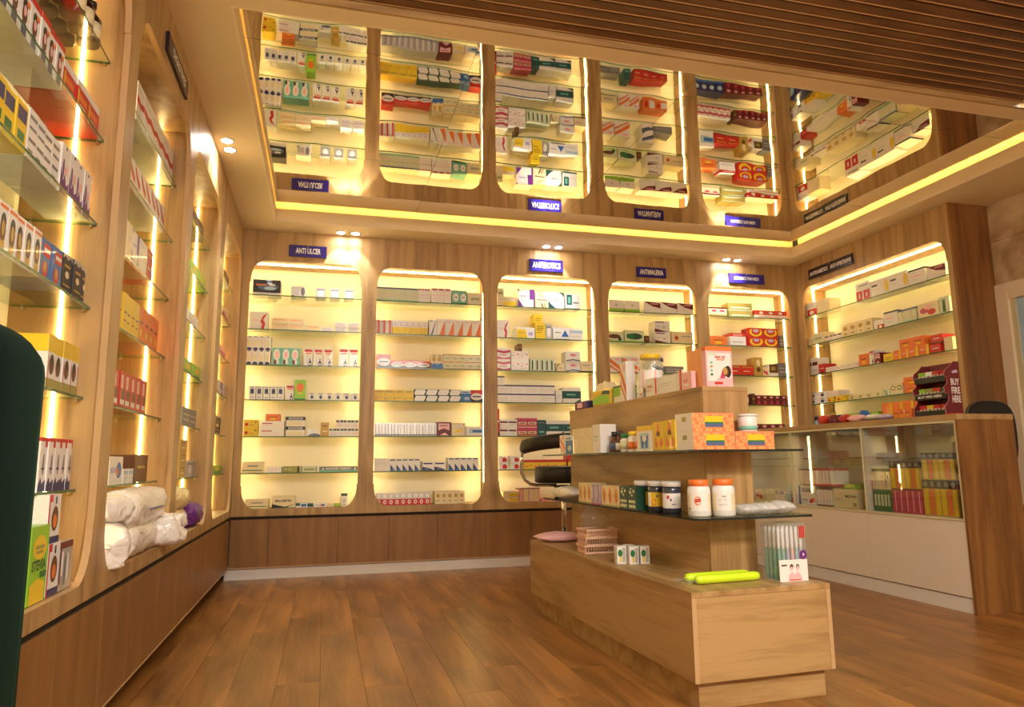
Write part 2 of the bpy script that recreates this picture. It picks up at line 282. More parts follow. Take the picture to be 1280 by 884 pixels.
# ---------------------------------------------------------------- carton print designs
# base|side ; r rectangle, p polygon, e ellipse, t text : colour letter then 0..1 coordinates on the front
DES = {
'white':'W|r S .15 .55 .8 .6|r S .15 .42 .6 .46','cream':'C|r S .2 .6 .8 .64','grey':'H|r S .1 .3 .9 .38|r S .1 .6 .9 .66','yellow':'Y|r A .2 .5 .8 .55|r A .2 .3 .7 .34','orange':'O|r E .2 .55 .8 .62|e Y .5 .3 .2 .12','brown':'A|r D .2 .5 .8 .6','pink':'F|r M .15 .4 .85 .6','purple':'W|p P 0 0 .35 0 0 .5|p P .7 1 .7 .45 1 .45 1 1|r P 0 .9 .08 1|r P .93 0 1 .45|r U .15 .6 .6 .66','red':'R|r E 0 0 1 .15|r W .2 .5 .8 .58','lime':'V|r G .1 .1 .9 .25|e Y .5 .6 .25 .2','tan':'D|r A .2 .7 .8 .76|r C .2 .3 .8 .4','olive':'X|r K .88 0 .97 1|r Z .05 .45 .5 .55|r G .3 0 .33 1','olive2':'Z|r X 0 0 .1 1|r X .2 .3 .8 .6|r Q .9 .2 .95 .8','silver':'S|e W .5 .45 .3 .3|r H .1 .75 .9 .85','magenta':'M|r C .08 .25 .92 .5|r E .18 .32 .82 .42|r F 0 .9 1 1|r D 0 .06 1 .12','blue':'B|r L 0 .72 1 1|r N .15 .8 .8 .86|e L .6 .3 .3 .15','darkTeal':'T|r H .1 .8 .9 .84|r J .2 .2 .8 .3',
'blackGlow':'K|e I .55 .45 .38 .28|e L .62 .35 .22 .14|r O .1 .55 .5 .66|r W .58 .55 .8 .68','whitePic':'W|e H .78 .5 .14 .4|r S .08 .15 .55 .75|r G .04 .05 .2 .15',
'redCurl':'W|p R .62 .05 .78 0 .86 .35 .74 .55 .95 .95 .7 .75 .58 .45 .68 .3|r F .12 .5 .5 .55','whiteOrangeLine':'C|r O .1 .68 .85 .78|r A 0 0 1 .05|r F .1 .4 .6 .48','whiteBlueLine':'W|r U .1 .7 .9 .78|r I .1 .45 .8 .5|r F .1 .2 .85 .26','whiteNavyFoot':'W|e N .5 .1 .4 .12|e C .45 .5 .3 .25|r N .3 .93 .7 .98','tealBaby':'J|e W .5 .62 .36 .32|e F .5 .6 .2 .2|e E .35 .18 .15 .14|e W .62 .2 .14 .14','dropper':'W|r R .1 .8 .95 .94|r O .2 .68 .9 .75|p N .55 0 .9 0 .9 .2 .78 .3 .78 .42 .68 .42 .68 .3 .55 .2|r W .62 .06 .84 .16',
'navySquare':'W|r I .2 .42 .75 .8|r N .3 .5 .6 .72|r H .2 .88 .7 .93|r U .25 .15 .7 .22','limeOrange':'V|e O .5 .62 .35 .22|r G 0 0 1 .08|r Y .3 .3 .7 .36','navyDot':'W|e I .5 .42 .2 .26|e N .5 .42 .1 .14|r A .2 .8 .75 .88','yellowRed':'Y|r R .08 .25 .3 .6|r A .8 .6 .9 .8|r D .4 .3 .7 .4','pinkLines':'W|r M .08 .62 .5 .76|r F .08 .4 .8 .45|r F .08 .2 .9 .24','blackBand':'W|r K 0 .66 1 1|r W .16 .74 .88 .9|r K 0 0 .04 1|r K .2 .78 .84 .84|r C .1 .1 .9 .5','whiteBlob':'W|e I .6 .1 .5 .25|e S .2 .6 .15 .3','blackTop':'W|r K 0 .72 .95 .95|r F .2 .3 .8 .4|r W .3 .8 .6 .9','greenLine':'C|r G 0 .18 .97 .26|r H .25 .55 .75 .66','grid':'W|r F .1 .2 .14 .9|r F .35 .2 .39 .9|r F .6 .2 .64 .9|r F .05 .5 .95 .56','silverStrip':'H|r J 0 0 1 .3|t W ANTACID TABLETS .16 .42 .82 .8|e W .1 .55 .02 .2|e W .93 .55 .02 .25','blackSwoosh':'C|p K 0 0 .6 .02 1 .3 .55 .1 0 .34|t K MALOBETIN .14 .5 .82 .7|r G .4 0 1 .04','tealBlock':'W|r T 0 .4 .25 1|r B .3 .2 .6 .8|r T .65 .1 1 .9','whiteBluePic':'W|e B .7 .5 .2 .3|r U .08 .4 .5 .6|e O .6 .45 .1 .15','greenTop':'W|r Q 0 .82 1 1|e S .5 .45 .3 .2|r G .2 .1 .8 .15',
'slimBlue':'Z|r I 0 .88 1 1|r F .2 .4 .8 .45|r J 0 0 1 .1','slimPink':'W|r M .1 .86 .9 .97|r F .15 .5 .85 .56|r F .2 .3 .7 .34','greenOval':'J|e W .5 .5 .38 .3|r T .3 .48 .7 .54|r G 0 0 1 .12','creamText':'C|e Z .5 .45 .42 .36|t A AZITHRO .22 .4 .8 .58|p J 0 .1 .25 0 0 0','redStripe':'W|r R .45 0 .85 1|r F .55 .1 .62 .9|r K .1 .85 .25 .95','yellowHalf':'W|r Y 0 0 1 .52|r U .15 .62 .85 .68|r U .2 .78 .7 .84','navySlash':'W|p N .2 0 .38 0 .88 .92 .78 .85|r H .1 .88 .4 .94','orangeSlash':'W|p O .2 0 .86 0 .86 .92|r F .1 .8 .45 .86','redSwoosh':'R|p K 0 0 1 0 1 .3 .5 .12 0 .34|e W .5 .44 .5 .3|r N .15 .4 .85 .5','blueFoot':'C|p B 0 0 1 0 1 .25 .6 .42 .3 .3 0 .44|e D .45 .65 .3 .18|r X .2 .86 .8 .92','creamOval':'C|e Z .5 .42 .42 .3|r X .25 .4 .75 .5|r D 0 .9 1 1','yellowText':'Y|r X .12 .78 .9 .9|r A .1 .2 .2 .3|r D .3 .3 .9 .34','leaf':'Q|p W .02 .35 .15 .95 .95 .95 .98 .6 .82 .08 .05 .08|r S .2 .5 .75 .56','silverPouch':'S|r W .1 .1 .3 .9|r H .7 0 .8 .9|r H 0 .04 1 .14','maroonFrame':'E|r F .1 .4 .9 .9|p E .1 .4 .5 .55 .9 .4 .9 .35 .1 .35|p F .2 .05 .55 .25 .85 .05|r E .2 .7 .75 .76','yellowSwoosh':'C|p Y .1 .28 .5 .5 .9 .52 .6 .3|r S .2 .7 .8 .76|r R .85 .85 .95 .95','blueBand':'W|r L .2 .3 1 .75|r B .4 .38 .95 .62','navyTri':'W|p N .12 0 .95 0 .12 .55|p B .3 0 .95 0 .4 .25|r N .12 .86 .9 .95','navySwoosh':'W|p N 0 0 1 0 .6 .28 0 .42|r N .06 .7 .85 .86|r L .2 .15 .6 .2','redRing':'S|r R 0 0 1 .5|e W .5 .25 .28 .17|e R .5 .25 .14 .09|r W .2 .6 .8 .9','creamYellow':'C|e Y .5 .7 .35 .1|r X .4 .15 .6 .4|r D 0 .95 1 1|r X .96 0 1 1',
'yellowBot':'C|r Y .35 .05 1 .55|r S .1 .7 .6 .8','stripes':'C|p D .15 1 .25 1 .5 .7 .4 .7|p D .35 1 .45 1 .7 .7 .6 .7|p A .4 .3 .5 .3 .65 0 .55 0|p D .6 .3 .7 .3 .85 0 .75 0|r A .1 .5 .9 .54','tealCorner':'W|p T 0 0 .5 0 .2 .25 0 .45|p Q .6 1 1 1 1 .7 .85 .9|t H CEFUR .3 .48 .7 .6','tealSquare':'W|r T .05 .3 .42 .95|r J .15 .4 .32 .8|r H .5 .4 .9 .48|r T 0 0 1 .08','yellowWhite':'W|p Y .02 .05 .6 .05 .5 .85 .02 .85|r A .1 .5 .4 .54|r U .66 .3 .9 .6','yellowLines':'Y|r A .1 .8 .85 .84|r A .1 .68 .85 .72|r A .1 .56 .7 .6|r A .1 .4 .6 .43','blueTriangle':'W|p B .5 .25 .95 .25 .72 .8|r H .1 .55 .45 .62|r N .1 0 1 .08','whiteBlueTop':'W|r L .02 .62 1 .84|r S .1 .3 .8 .36','redWaves':'W|p M 0 .62 .5 .5 1 .62 1 .84 .5 .72 0 .82|p M 0 0 1 0 1 .22 .5 .1 0 .24|r M .15 .34 .75 .4','whiteLines':'W|r F .1 .75 .6 .82|r H .1 .5 .4 .55|r F .1 .25 .9 .3|r R .7 .6 .85 .75','greenText':'Z|r G .3 .1 .6 .85|r Q .38 .2 .52 .75|r W .7 .1 .95 .9','creamArc':'C|p A 0 0 .08 0 .2 .7 .5 .92 .15 .85|r H .4 .4 .75 .46','blueWave':'W|p N 0 .05 .5 .15 1 .05 1 .15 .5 .25 0 .12|e F .5 .65 .25 .15|r M .35 .62 .65 .7','creamLine':'C|r A 0 0 1 .12|r H .1 .6 .7 .66|r F .1 .4 .5 .45','navyTopLine':'W|r N 0 .85 1 1|r S .1 .5 .8 .55|r F .1 .25 .7 .3','tealBand':'W|r T 0 .3 1 .78|r J .2 .5 .7 .6|p T .6 0 1 .3 1 0','maroonLine':'W|r E .02 .55 .9 .75|r S .1 .25 .8 .32','redBlob':'W|p R .4 .1 .8 .1 .9 .5 .6 .85 .38 .6|r S .05 .8 .4 .9','yellowRedTop':'Y|r R 0 .72 1 1|r O .1 .2 .5 .4|r D .6 .3 .9 .5','redOrange':'R|p Y 0 0 .6 0 .4 .5 0 .4|e O .7 .6 .2 .25','pinkPanels':'F|r C .22 .06 .45 .92|r W .5 .06 .62 .92|r C .66 .06 .9 .92|r M .18 0 .2 1|r M .46 0 .48 1|r A 0 .93 1 1',
'greenBase':'W|r V 0 0 1 .28|e S .5 .6 .1 .12','maroonWedge':'W|p E 0 1 1 .88 1 .45 .5 .6|r F .4 .78 .85 .84','greenBrown':'Z|e A .4 .55 .4 .22|e Q .75 .3 .12 .2|r V 0 0 1 .12','greenBlob':'Z|e Q .5 .5 .42 .26|r G .12 .3 .5 .7|r V 0 .05 1 .12','brownWave':'W|p E 0 0 1 .05 .6 .12 0 .3|r N .05 .85 .65 .93|r S .1 .5 .8 .55|e H .6 .4 .05 .06','orangeDot':'C|e O .22 .5 .1 .22|e A .22 .5 .05 .1|r H .45 .6 .9 .66|r X 0 0 1 .08','orangeStripes':'W|p O 0 .95 0 .7 1 .1 1 .35|p O 0 .55 0 .4 .8 0 1 0|r F .5 .75 .9 .9','navyDiag':'W|p I 0 .95 0 .6 1 .2 1 .6|p K 0 .6 0 .7 1 .3 1 .2','orangeSquare':'O|r W .5 .2 .95 .8|e R .25 .5 .15 .25','redLine':'R|r D .1 .78 .9 .88|r E 0 0 1 .1|r C .2 .4 .7 .46',
'maroonTop':'C|r E 0 .85 1 1|e M .3 .62 .14 .12|e M .75 .62 .14 .12|r D 0 .1 1 .2','olivePrint':'X|r D .05 .55 .95 .75|r Z .1 .2 .9 .4|r Z 0 .9 1 1','redLong':'W|r R 0 .45 1 1|e W .2 .7 .06 .16|e W .5 .7 .06 .16|e W .8 .7 .06 .16|r F .1 .15 .9 .25','redTop':'W|r R 0 .75 1 1|r F .2 .82 .8 .9|r S .1 .3 .8 .36|r A 0 0 1 .06','redArc':'R|e Y .5 .55 .44 .46|e R .5 .62 .3 .36|e U .5 .7 .2 .18|r R 0 .85 1 1','gold':'D|e C .5 .7 .25 .2|e A .5 .35 .25 .14','roses':'C|e M .3 .5 .2 .2|e R .65 .35 .2 .2|e F .5 .7 .2 .15','brownPic':'W|r A .02 .3 .98 1|r X .2 .5 .7 .8','greyLines':'W|r H .1 .8 .9 .88|r H .1 .6 .9 .66|r H .1 .35 .9 .42|r H .1 .15 .6 .2','darkRed':'E|e F .5 .8 .25 .1|p M .2 .1 .8 .1 .5 .6|r R 0 0 1 .06','navyBox':'N|e L .5 .6 .3 .2|r B 0 0 1 .2',
'redFoot':'W|r R .35 0 1 .5|e W .65 .25 .15 .14|r S .2 .75 .8 .8','redSquares':'W|r R .02 0 .46 .55|r R .54 0 .98 .55|r H .2 .8 .9 .86|r W .2 .2 .3 .4|r W .7 .2 .8 .4','yellowDrop':'W|e Y .88 .5 .12 .36|r K .08 .62 .4 .72|r S .1 .4 .5 .44','blackTopLine':'W|r K 0 .9 1 1|r F .15 .5 .7 .6|r K 0 0 1 .06|r S .2 .3 .6 .34','creamYellow':'C|e D .5 .65 .3 .16|r X .3 .2 .7 .3','orangeYellow':'O|p Y .7 0 1 0 1 1 .8 1|r F .15 .5 .6 .6','greenText2':'C|t G 420 .3 .25 .6 .8|r Z 0 0 1 .1','greenOval2':'C|e G .5 .6 .4 .2|e C .5 .6 .3 .12|r Z 0 0 1 .2','portraitRed':'W|r R 0 .86 1 1|e A .45 .42 .25 .2|e K .45 .62 .24 .14|r N .2 0 .7 .25|r O .55 .65 .9 .75|e F .45 .5 .14 .12','orangeRows':'R|r W 0 .78 1 1|r O .1 .4 .8 .6|r Y .02 .1 .12 .7|r C .2 .2 .7 .3','yellowNavy':'Y|r N .1 .6 .9 .9|r G .2 .2 .8 .4','greyLines2':'W','purpleFoot':'W|p P 0 0 1 0 1 .3 .7 .2 .5 .42 .3 .25 0 .5|e F .6 .5 .18 .1|r K .4 .9 .55 .96|e P .25 .5 .1 .2','portrait':'W|r O .05 .88 .95 .95|e A .5 .45 .3 .28|e K .5 .62 .28 .18|e D .5 .5 .16 .16|r D .25 .1 .75 .25','blueRed':'B|r R .3 .6 .95 .9|r W .35 .7 .9 .8|e R .5 .3 .25 .2|e D .5 .35 .12 .15','blackWhite':'K|p S 0 1 1 1 1 .86 .75 .94 .5 .86 .25 .94 0 .86|p S 0 0 1 0 1 .1 .75 .04 .5 .12 .25 .04 0 .12|r D .2 .68 .8 .74|e C .5 .5 .2 .09|r D .15 .22 .85 .26','yellowPhoto':'W|r Y 0 .68 1 1|e A .5 .45 .3 .18|e K .5 .55 .2 .1|r X 0 0 1 .2|r R .08 .02 .14 .6','darkFoot':'W|r R 0 .93 1 1|r R .65 .82 1 .93|p N 0 0 1 0 1 .22 .5 .14 .3 .26 0 .1|e H .55 .5 .12 .2|r N .3 .4 .7 .44','redBandH':'W|p R 0 .66 .5 .58 1 .66 1 .5 .5 .42 0 .5|r S .2 .8 .8 .84|r S .2 .2 .8 .24','redZig':'W|p R 0 .8 .5 .45 1 .3 1 .5 .5 .7 0 1|r S .3 .15 .7 .2','redMix':'R|r F .1 .55 .5 .9|e A .6 .4 .25 .15|r W .1 .12 .8 .25|r E 0 0 1 .06',
'orangeHoney':'O','stevia':'V|p Y .1 0 .9 0 .9 .25 .5 .32 .1 .25|e Y .5 .72 .38 .16|t Q STEVIA .12 .42 .9 .56|r X .25 .7 .75 .75|r X .3 .64 .7 .68|r G .6 .32 .95 .4','foodBox':'W|r R 0 .85 .3 1|r R 0 0 .1 1|e A .55 .5 .28 .26|e O .55 .45 .16 .14|r N .1 0 1 .14|r N .5 .8 .62 .95','greyFood':'S|r E 0 .86 1 1|r W .1 .3 .3 .8|r H .4 .1 .5 .7|r W .55 .2 .7 .75|r E 0 .14 .1 .86','yellowCone':'Y|p O .3 .5 .7 .5 .55 .95 .45 .95|e A .5 .58 .16 .1|e O .3 .28 .14 .2|e O .75 .28 .16 .16|e Y .5 .4 .2 .12|r D 0 0 1 .06','tooth':'W|r Y 0 .8 1 1|r L .2 .1 .8 .7|p B .3 .12 .42 .12 .5 .4 .58 .12 .7 .12 .75 .6 .25 .6|e W .5 .5 .14 .14','dolanza':'W|t N DOLANZA .06 .66 .9 .88|r F .1 .5 .6 .54|p R .55 .1 .75 .1 .9 .4 .6 .3|e O .85 .25 .08 .1|r U .1 .2 .45 .3','midan':'C|t K MIDAN .5 .55 .95 .7|r H .08 .45 .35 .48|r D .5 0 1 .04|r X .8 .1 .95 .3','blueRedDot':'L|r B .72 0 1 1|e R .5 .2 .22 .16|r I .2 .6 .5 .66|t I F .3 .3 .5 .55','ribs':'W|r F .06 .1 .12 .9|r F .24 .1 .3 .9|r F .42 .1 .48 .9|r F .6 .1 .66 .9|r F .78 .1 .84 .9|r A 0 .92 1 1|r A 0 0 1 .08','ribsRed':'W|r F .06 .1 .12 .9|r F .24 .1 .3 .9|r F .42 .1 .48 .9|r F .6 .1 .66 .9|r U .78 .1 .84 .9|r R 0 .88 1 1|r R 0 0 1 .12','orangeRibs':'D|r Y .03 .03 .16 .74|r O .2 .03 .33 .74|r Y .37 .03 .5 .74|r Y .54 .03 .67 .74|r O .71 .03 .84 .74|r Y .87 .03 .97 .74|r K 0 .76 1 1|e H .1 .88 .06 .08|e H .3 .88 .06 .08|e H .5 .88 .06 .08|e H .7 .88 .06 .08|e H .9 .88 .06 .08','pinkRibs':'M|r F .1 .06 .13 .92|r F .3 .06 .33 .92|r F .5 .06 .53 .92|r F .7 .06 .73 .92|r F .9 .06 .93 .92|r E 0 .95 1 1','greenRibs':'G|r Z .04 .25 .17 .78|r Z .23 .25 .36 .78|r Z .42 .25 .55 .78|r Z .61 .25 .74 .78|r Z .8 .25 .9 .78','creamRibs':'C|r F .1 .1 .2 .84|r Z .3 .1 .4 .84|r F .5 .1 .6 .84|r H .72 .1 .78 .84|r K 0 .86 1 1|r A .85 .5 .9 .7',
'peach':'O|r F .1 0 .2 1','womanBox':'F|r W .06 .14 .94 .84|r Z .1 .78 .4 .86|r O 0 .9 1 1|t R MAMA CARE .36 .7 .74 .78|r O .4 .66 .7 .685|e K .82 .38 .12 .15|e A .74 .38 .11 .12|e D .72 .39 .08 .09|e J .2 .6 .05 .03|e D .2 .5 .05 .03|e J .2 .4 .05 .03|e G .2 .3 .05 .03|r F .4 .0 .95 .22|r R .3 .06 .6 .12|p M .5 .2 .62 .45 .7 .22','lilac':'U|r P .4 0 .5 1|r W .1 .3 .3 .9|r M 0 0 1 .05','creamDia':'C|p O .5 .08 .85 .5 .5 .95 .15 .5|p D .5 .2 .7 .5 .5 .8 .3 .5|e R .5 .3 .1 .05|r X 0 0 1 .06','floral':'Q|e Z .3 .75 .14 .08|e Z .7 .8 .12 .07|e Z .5 .62 .1 .06|r Z .1 .06 .9 .2|r Z .1 .28 .9 .4|e W .4 .9 .08 .04','smallWhite':'W|e G .35 .6 .25 .2|r Y .3 .1 .5 .4|r S .6 .1 .9 .9','redEdge':'W|r R .78 .06 .92 .94|t R VITAL .1 .45 .6 .62|r O .1 .3 .5 .34','pinkHouse':'F|r M .15 .5 .6 .55|r M .15 .4 .5 .44|r W .15 .2 .7 .3','limeWhite':'V|r W .1 0 .9 .38|r G 0 .9 1 1','cigBox':'W',
}
_dm = {}
def carton_mesh(des, w, d, h):
    key = (des, round(w, 4), round(d, 3), round(h, 4))
    if key in _dm: return _dm[key]
    b = MB(); parts = DES[des].split('|'); base = 'p'+parts[0]
    b.box(-w/2, 0, 0, w/2, d, h, base)
    # closing flap line and tuck slit on the top and visible side
    b.face([(-w/2+w*.04, d*.12, h+.0003), (w/2-w*.04, d*.12, h+.0003), (w/2-w*.04, d*.12+.0012, h+.0003), (-w/2+w*.04, d*.12+.0012, h+.0003)], 'pH')
    y = -.0004
    for p in parts[1:]:
        t = p.split(' '); k, c = t[0], 'p'+t[1]; X = lambda u: (u-.5)*w; Zz = lambda v: v*h
        if k == 'r':
            u0, v0, u1, v1 = map(float, t[2:]); b.face([(X(u0), y, Zz(v0)), (X(u1), y, Zz(v0)), (X(u1), y, Zz(v1)), (X(u0), y, Zz(v1))], c)
            if u0 <= 0 and u1 >= .97 and h > .05:      # bands wrap round the carton
                b.face([(-w/2-.0004, d, Zz(v0)), (-w/2-.0004, 0, Zz(v0)), (-w/2-.0004, 0, Zz(v1)), (-w/2-.0004, d, Zz(v1))], c)
                b.face([(w/2+.0004, 0, Zz(v0)), (w/2+.0004, d, Zz(v0)), (w/2+.0004, d, Zz(v1)), (w/2+.0004, 0, Zz(v1))], c)
        elif k == 'p':
            q = list(map(float, t[2:])); b.face([(X(q[i]), y, Zz(q[i+1])) for i in range(0, len(q), 2)], c)
        elif k == 'e':
            u, v, a, e = map(float, t[2:]); b.face([(X(u+a*cos(i*pi/7)), y, Zz(v+e*sin(i*pi/7))) for i in range(14)], c)
        elif k == 't':
            u0, v0, u1, v1 = map(float, t[-4:]); add_text(b, ' '.join(t[2:-4]), X(u0), Zz(v0), X(u1), Zz(v1), y, c)
        y -= .00015
    _dm[key] = b.mesh('carton'); return _dm[key]
SMALL = MB()
def carton(des, w, d, h, loc, rot, label, group=None, cat='carton', name='carton', small=False):
    if small:
        me = carton_mesh(des, w, d, h); mt = Matrix.Translation(loc) @ Matrix.Rotation(rot, 4, 'Z'); i0 = len(SMALL.v)
        SMALL.v += [tuple(mt @ v.co) for v in me.vertices]; names = [next(k for k, v in M.items() if v == mm) for mm in me.materials]
        for p in me.polygons: SMALL.f.append(tuple(i0+k for k in p.vertices)); SMALL.m.append(SMALL.mi(names[p.material_index])); SMALL.smooth.append(False)
        return None
    o = link(name, carton_mesh(des, w, d, h), None, loc, rot); return tag(o, label, cat, group)
# ================================================================ SETTING
H = 2.65; W = 4.949; XR = 5.298
# floor: sub-floor plus planks laid along y
fl = struct('floor', -.35, -7.6, -.05, XR+.05, .35, -.004, 'groove')
pw, gap = .1635, .0012
pm = {}
def plank_mesh(wd, ln):
    k = (round(wd, 3), round(ln, 3))
    if k not in pm:
        b = MB(); b.box(0, 0, -.004, wd-gap, ln-gap, 0, 'plank'); pm[k] = b.mesh('plank')
    return pm[k]
x = -.32; i = 0
while x < XR:
    wd = min(pw, XR-x); ln0 = [1.18, .92][i % 2]; y = .3
    off = [0, .45, .12, .7, .3][i % 5]
    y1 = .3; seg = [.5+off] + [1.22]*8
    for s_ in seg:
        y0 = max(y1-s_, -7.5)
        if y1 - y0 > .02: link('plank', plank_mesh(wd, y1-y0), fl, (x, y0, 0))
        y1 = y0
        if y1 <= -7.5: break
    x += pw; i += 1
struct('wall_back', -.35, .30, 0, XR+.05, .35, 2.95, 'plaster')
struct('wall_left', -.35, -7.6, 0, -.30, .30, 2.95, 'plaster')
wr = struct('wall_right', XR, -1.70, 0, XR+.05, .30, 2.95, 'marble')
struct('wall_front', -.35, -7.65, 0, XR+.05, -7.6, 2.95, 'plaster')
# right wall with a door: tiles above and beside it
wr2 = tag(thing('wall_right', None, None), kind='structure')
for (y0, y1, z0, z1) in [(-7.6, -2.80, 0, 1.2), (-7.6, -2.80, 1.203, 2.7), (-2.80, -1.703, 2.07, 2.7), (-3.4, -2.803, 1.0, 1.2)]:
    pass
for (y0, y1, z0, z1) in [(-7.6, -4.0, 0, 1.34), (-7.6, -4.0, 1.343, 2.95), (-3.997, -2.66, 0, 1.34), (-3.997, -2.66, 1.343, 2.95), (-2.657, -1.703, 2.05, 2.37), (-2.657, -1.703, 2.373, 2.95)]:
    panel('tile', wr2, XR, y0, z0, XR+.05, y1, z1, 'marble')
dr = tag(thing('door_1', None, None), kind='structure')
panel('architrave', dr, XR-.02, -1.84, 0, XR+.03, -1.72, 2.05, 'plaster', .006)
panel('architrave', dr, XR-.02, -2.64, 0, XR+.03, -2.52, 2.05, 'plaster', .006)
panel('architrave', dr, XR-.02, -2.52, 1.93, XR+.03, -1.84, 2.05, 'plaster', .006)
panel('jamb', dr, XR+.0, -1.875, 0, XR+.05, -1.84, 1.93, 'creamtrim'); panel('jamb', dr, XR, -2.52, 0, XR+.05, -2.485, 1.93, 'creamtrim')
panel('door_leaf', dr, XR+.012, -2.485, 0, XR+.045, -1.875, 1.93, 'pL')
b = MB(); b.tube([(XR+.01, -1.93, 1.0), (XR-.03, -1.93, 1.0), (XR-.03, -2.04, 1.0)], .009, 'chrome'); b.build('door_handle', dr)

# --- ceiling: soffit ring, lip, cove, mirror panels, slats
LX0, LX1, LY0, LY1 = .25, 4.742, -2.855, -.257
zt_, t = H+.097, .012
ce = tag(thing('ceiling', None, None), kind='structure')
panel('soffit', ce, -.30, LY0-.1, H, LX0-t-.0002, .30, H+.02, 'plaster')
panel('soffit', ce, LX1+t+.0002, LY0-.1, H, XR, .30, H+.02, 'plaster')
panel('soffit', ce, LX0-t, LY1+t+.0002, H, LX1+t, .30, H+.02, 'plaster')
panel('soffit', ce, LX0-t, LY0-.1, H, LX1+t, LY0-t-.0002, H+.02, 'plaster')
panel('cove_lip', ce, LX0-t, LY0, H, LX0, LY1, zt_, 'lip'); panel('cove_lip', ce, LX1, LY0, H, LX1+t, LY1, zt_, 'lip')
panel('cove_lip', ce, LX0-t, LY1, H, LX1+t, LY1+t, zt_, 'lip'); panel('cove_lip', ce, LX0, LY0-t, H, LX1, LY0, zt_, 'lip')
# faces of the soffit board below the lips
cw = .075
for (a, b_, c, d) in [(LX0-cw-.01, LY0, LX0-cw, LY1), (LX1+cw, LY0, LX1+cw+.01, LY1), (LX0-cw, LY1+cw, LX1+cw, LY1+cw+.01), (LX0-cw, LY0-cw-.01, LX1+cw, LY0-cw)]:
    panel('cove_board', ce, a, b_, H+.02, c, d, 2.775, 'cove')
cl = [(LX0-t-.004, LY0, LX0-t-.0004, LY1), (LX1+t+.0004, LY0, LX1+t+.004, LY1), (LX0-t, LY1+t+.0004, LX1+t, LY1+t+.004), (LX0-t, LY0-t-.004, LX1+t, LY0-t-.0004)]
for (a, b_, c, d) in cl: panel('cove_led', ce, a, b_, H+.055, c, d, H+.065, 'cove_led')
ys = [LY0-cw, -2.45, -1.24, LY1+cw]; xs = [LX0-cw, 1.30, 2.45, 3.62, LX1+cw]
for a in range(4):
    for c in range(3):
        x0, x1, y0, y1 = xs[a]+.001, xs[a+1]-.001, ys[c]+.001, ys[c+1]-.001
        bb = MB(); mx, my = (x0+x1)/2, (y0+y1)/2; bb.box(x0-mx, y0-my, 0, x1-mx, y1-my, .004, 'mirror')
        o = bb.build('mirror_panel', ce, (mx, my, 2.7755)); o.rotation_euler = (random.uniform(-.0011, .0011), random.uniform(-.0011, .0011), 0)
# slatted front half
ZS = 2.685
panel('fascia', ce, -.30, LY0-.112, H, XR, LY0-.1, ZS+.05, 'oak_x')
panel('slat_backing', ce, -.30, -7.6, ZS+.045, XR, LY0-.112, ZS+.06, 'slatback')
sm = {}
y = LY0-.118; i = 0
while y > -7.5:
    wd, pit = (.048, .0602) if y > -3.42 else (.054, .070)
    k = wd
    if k not in sm:
        b = MB(); b.box(-.30, -wd, 0, XR, 0, .045, 'slat'); b.box(-.30, -.004, -.004, XR, 0, 0, 'edge') ; sm[k] = b.mesh('slat')
    link('slat', sm[k], ce, (0, y, ZS)); y -= pit; i += 1

# --- recessed twin spots
def spot_pair(pts, aim, label):
    for k, (x, y) in enumerate(pts):
        t = thing('recessed_spotlight', label[k], 'spotlight', (x, y, H-.002))
        b = MB(); b.lathe([(.030, -.003), (.038, -.002), (.038, .0), (.030, .001)], 'chrome', 24); b.build('trim_ring', t)
        b = MB(); b.lathe([(.029, -.0035), (.015, -.0045)], 'lamp', 20); b.build('lens', t)
        d = bpy.data.lights.new('spot_lamp', 'SPOT'); d.energy = SPOT_W; d.color = (.96, .97, 1); d.spot_size = radians(72); d.spot_blend = .35; d.shadow_soft_size = .02
        o = bpy.data.objects.new('spot_lamp', d); COL.objects.link(o); o.parent = t; o.location = (0, 0, -.012)
        o.rotation_euler = (Vector(aim).to_track_quat('-Z', 'Y')).to_euler()
spot_pair([(.729, -.09), (.842, -.09)], (0, .16, -1), ['left recessed spotlight of the pair beside the ANTI ULCER sign', 'right recessed spotlight of the pair beside the ANTI ULCER sign'])
spot_pair([(2.436, -.10), (2.545, -.10)], (0, .16, -1), ['left recessed spotlight of the pair above the ANTIBIOTICS sign', 'right recessed spotlight of the pair above the ANTIBIOTICS sign'])
spot_pair([(4.17, -.09), (4.285, -.09)], (0, .16, -1), ['left recessed spotlight of the pair above the far right back-wall sign', 'right recessed spotlight of the pair above the far right back-wall sign'])
spot_pair([(.07, -1.60), (.07, -1.48)], (-.16, 0, -1), ['nearer recessed spotlight of the pair along the left wall', 'farther recessed spotlight of the pair along the left wall'])
for k, (x, y) in enumerate([(4.17, -3.0), (2.55, -3.62), (3.9, -4.6), (1.2, -4.7), (2.6, -5.6)]):  # last three are added out of view to fill the room with light
    t = thing('slat_downlight', ['small downlight in the slatted ceiling at right edge', 'downlight in the slatted ceiling above the island', 'added unseen fill downlight in the slatted ceiling, right of the viewer', 'added unseen fill downlight in the slatted ceiling, left of the viewer', 'added unseen fill downlight in the slatted ceiling behind the viewer'][k], 'downlight', (x, y, ZS-.006))
    b = MB(); b.lathe([(.018, 0), (.03, 0), (.03, .004), (.018, .006)], 'chrome', 20); b.build('trim_ring', t)
    b = MB(); b.lathe([(.017, .001), (.008, 0)], 'lamp', 16); b.build('lens', t)
    d = bpy.data.lights.new('down_lamp', 'SPOT'); d.energy = DOWN_W if k != 0 else 1.5; d.color = (1, .9, .76); d.spot_size = radians(120); d.spot_blend = .8; d.shadow_soft_size = .05
    o = bpy.data.objects.new('down_lamp', d); COL.objects.link(o); o.parent = t; o.location = (0, 0, -.01)

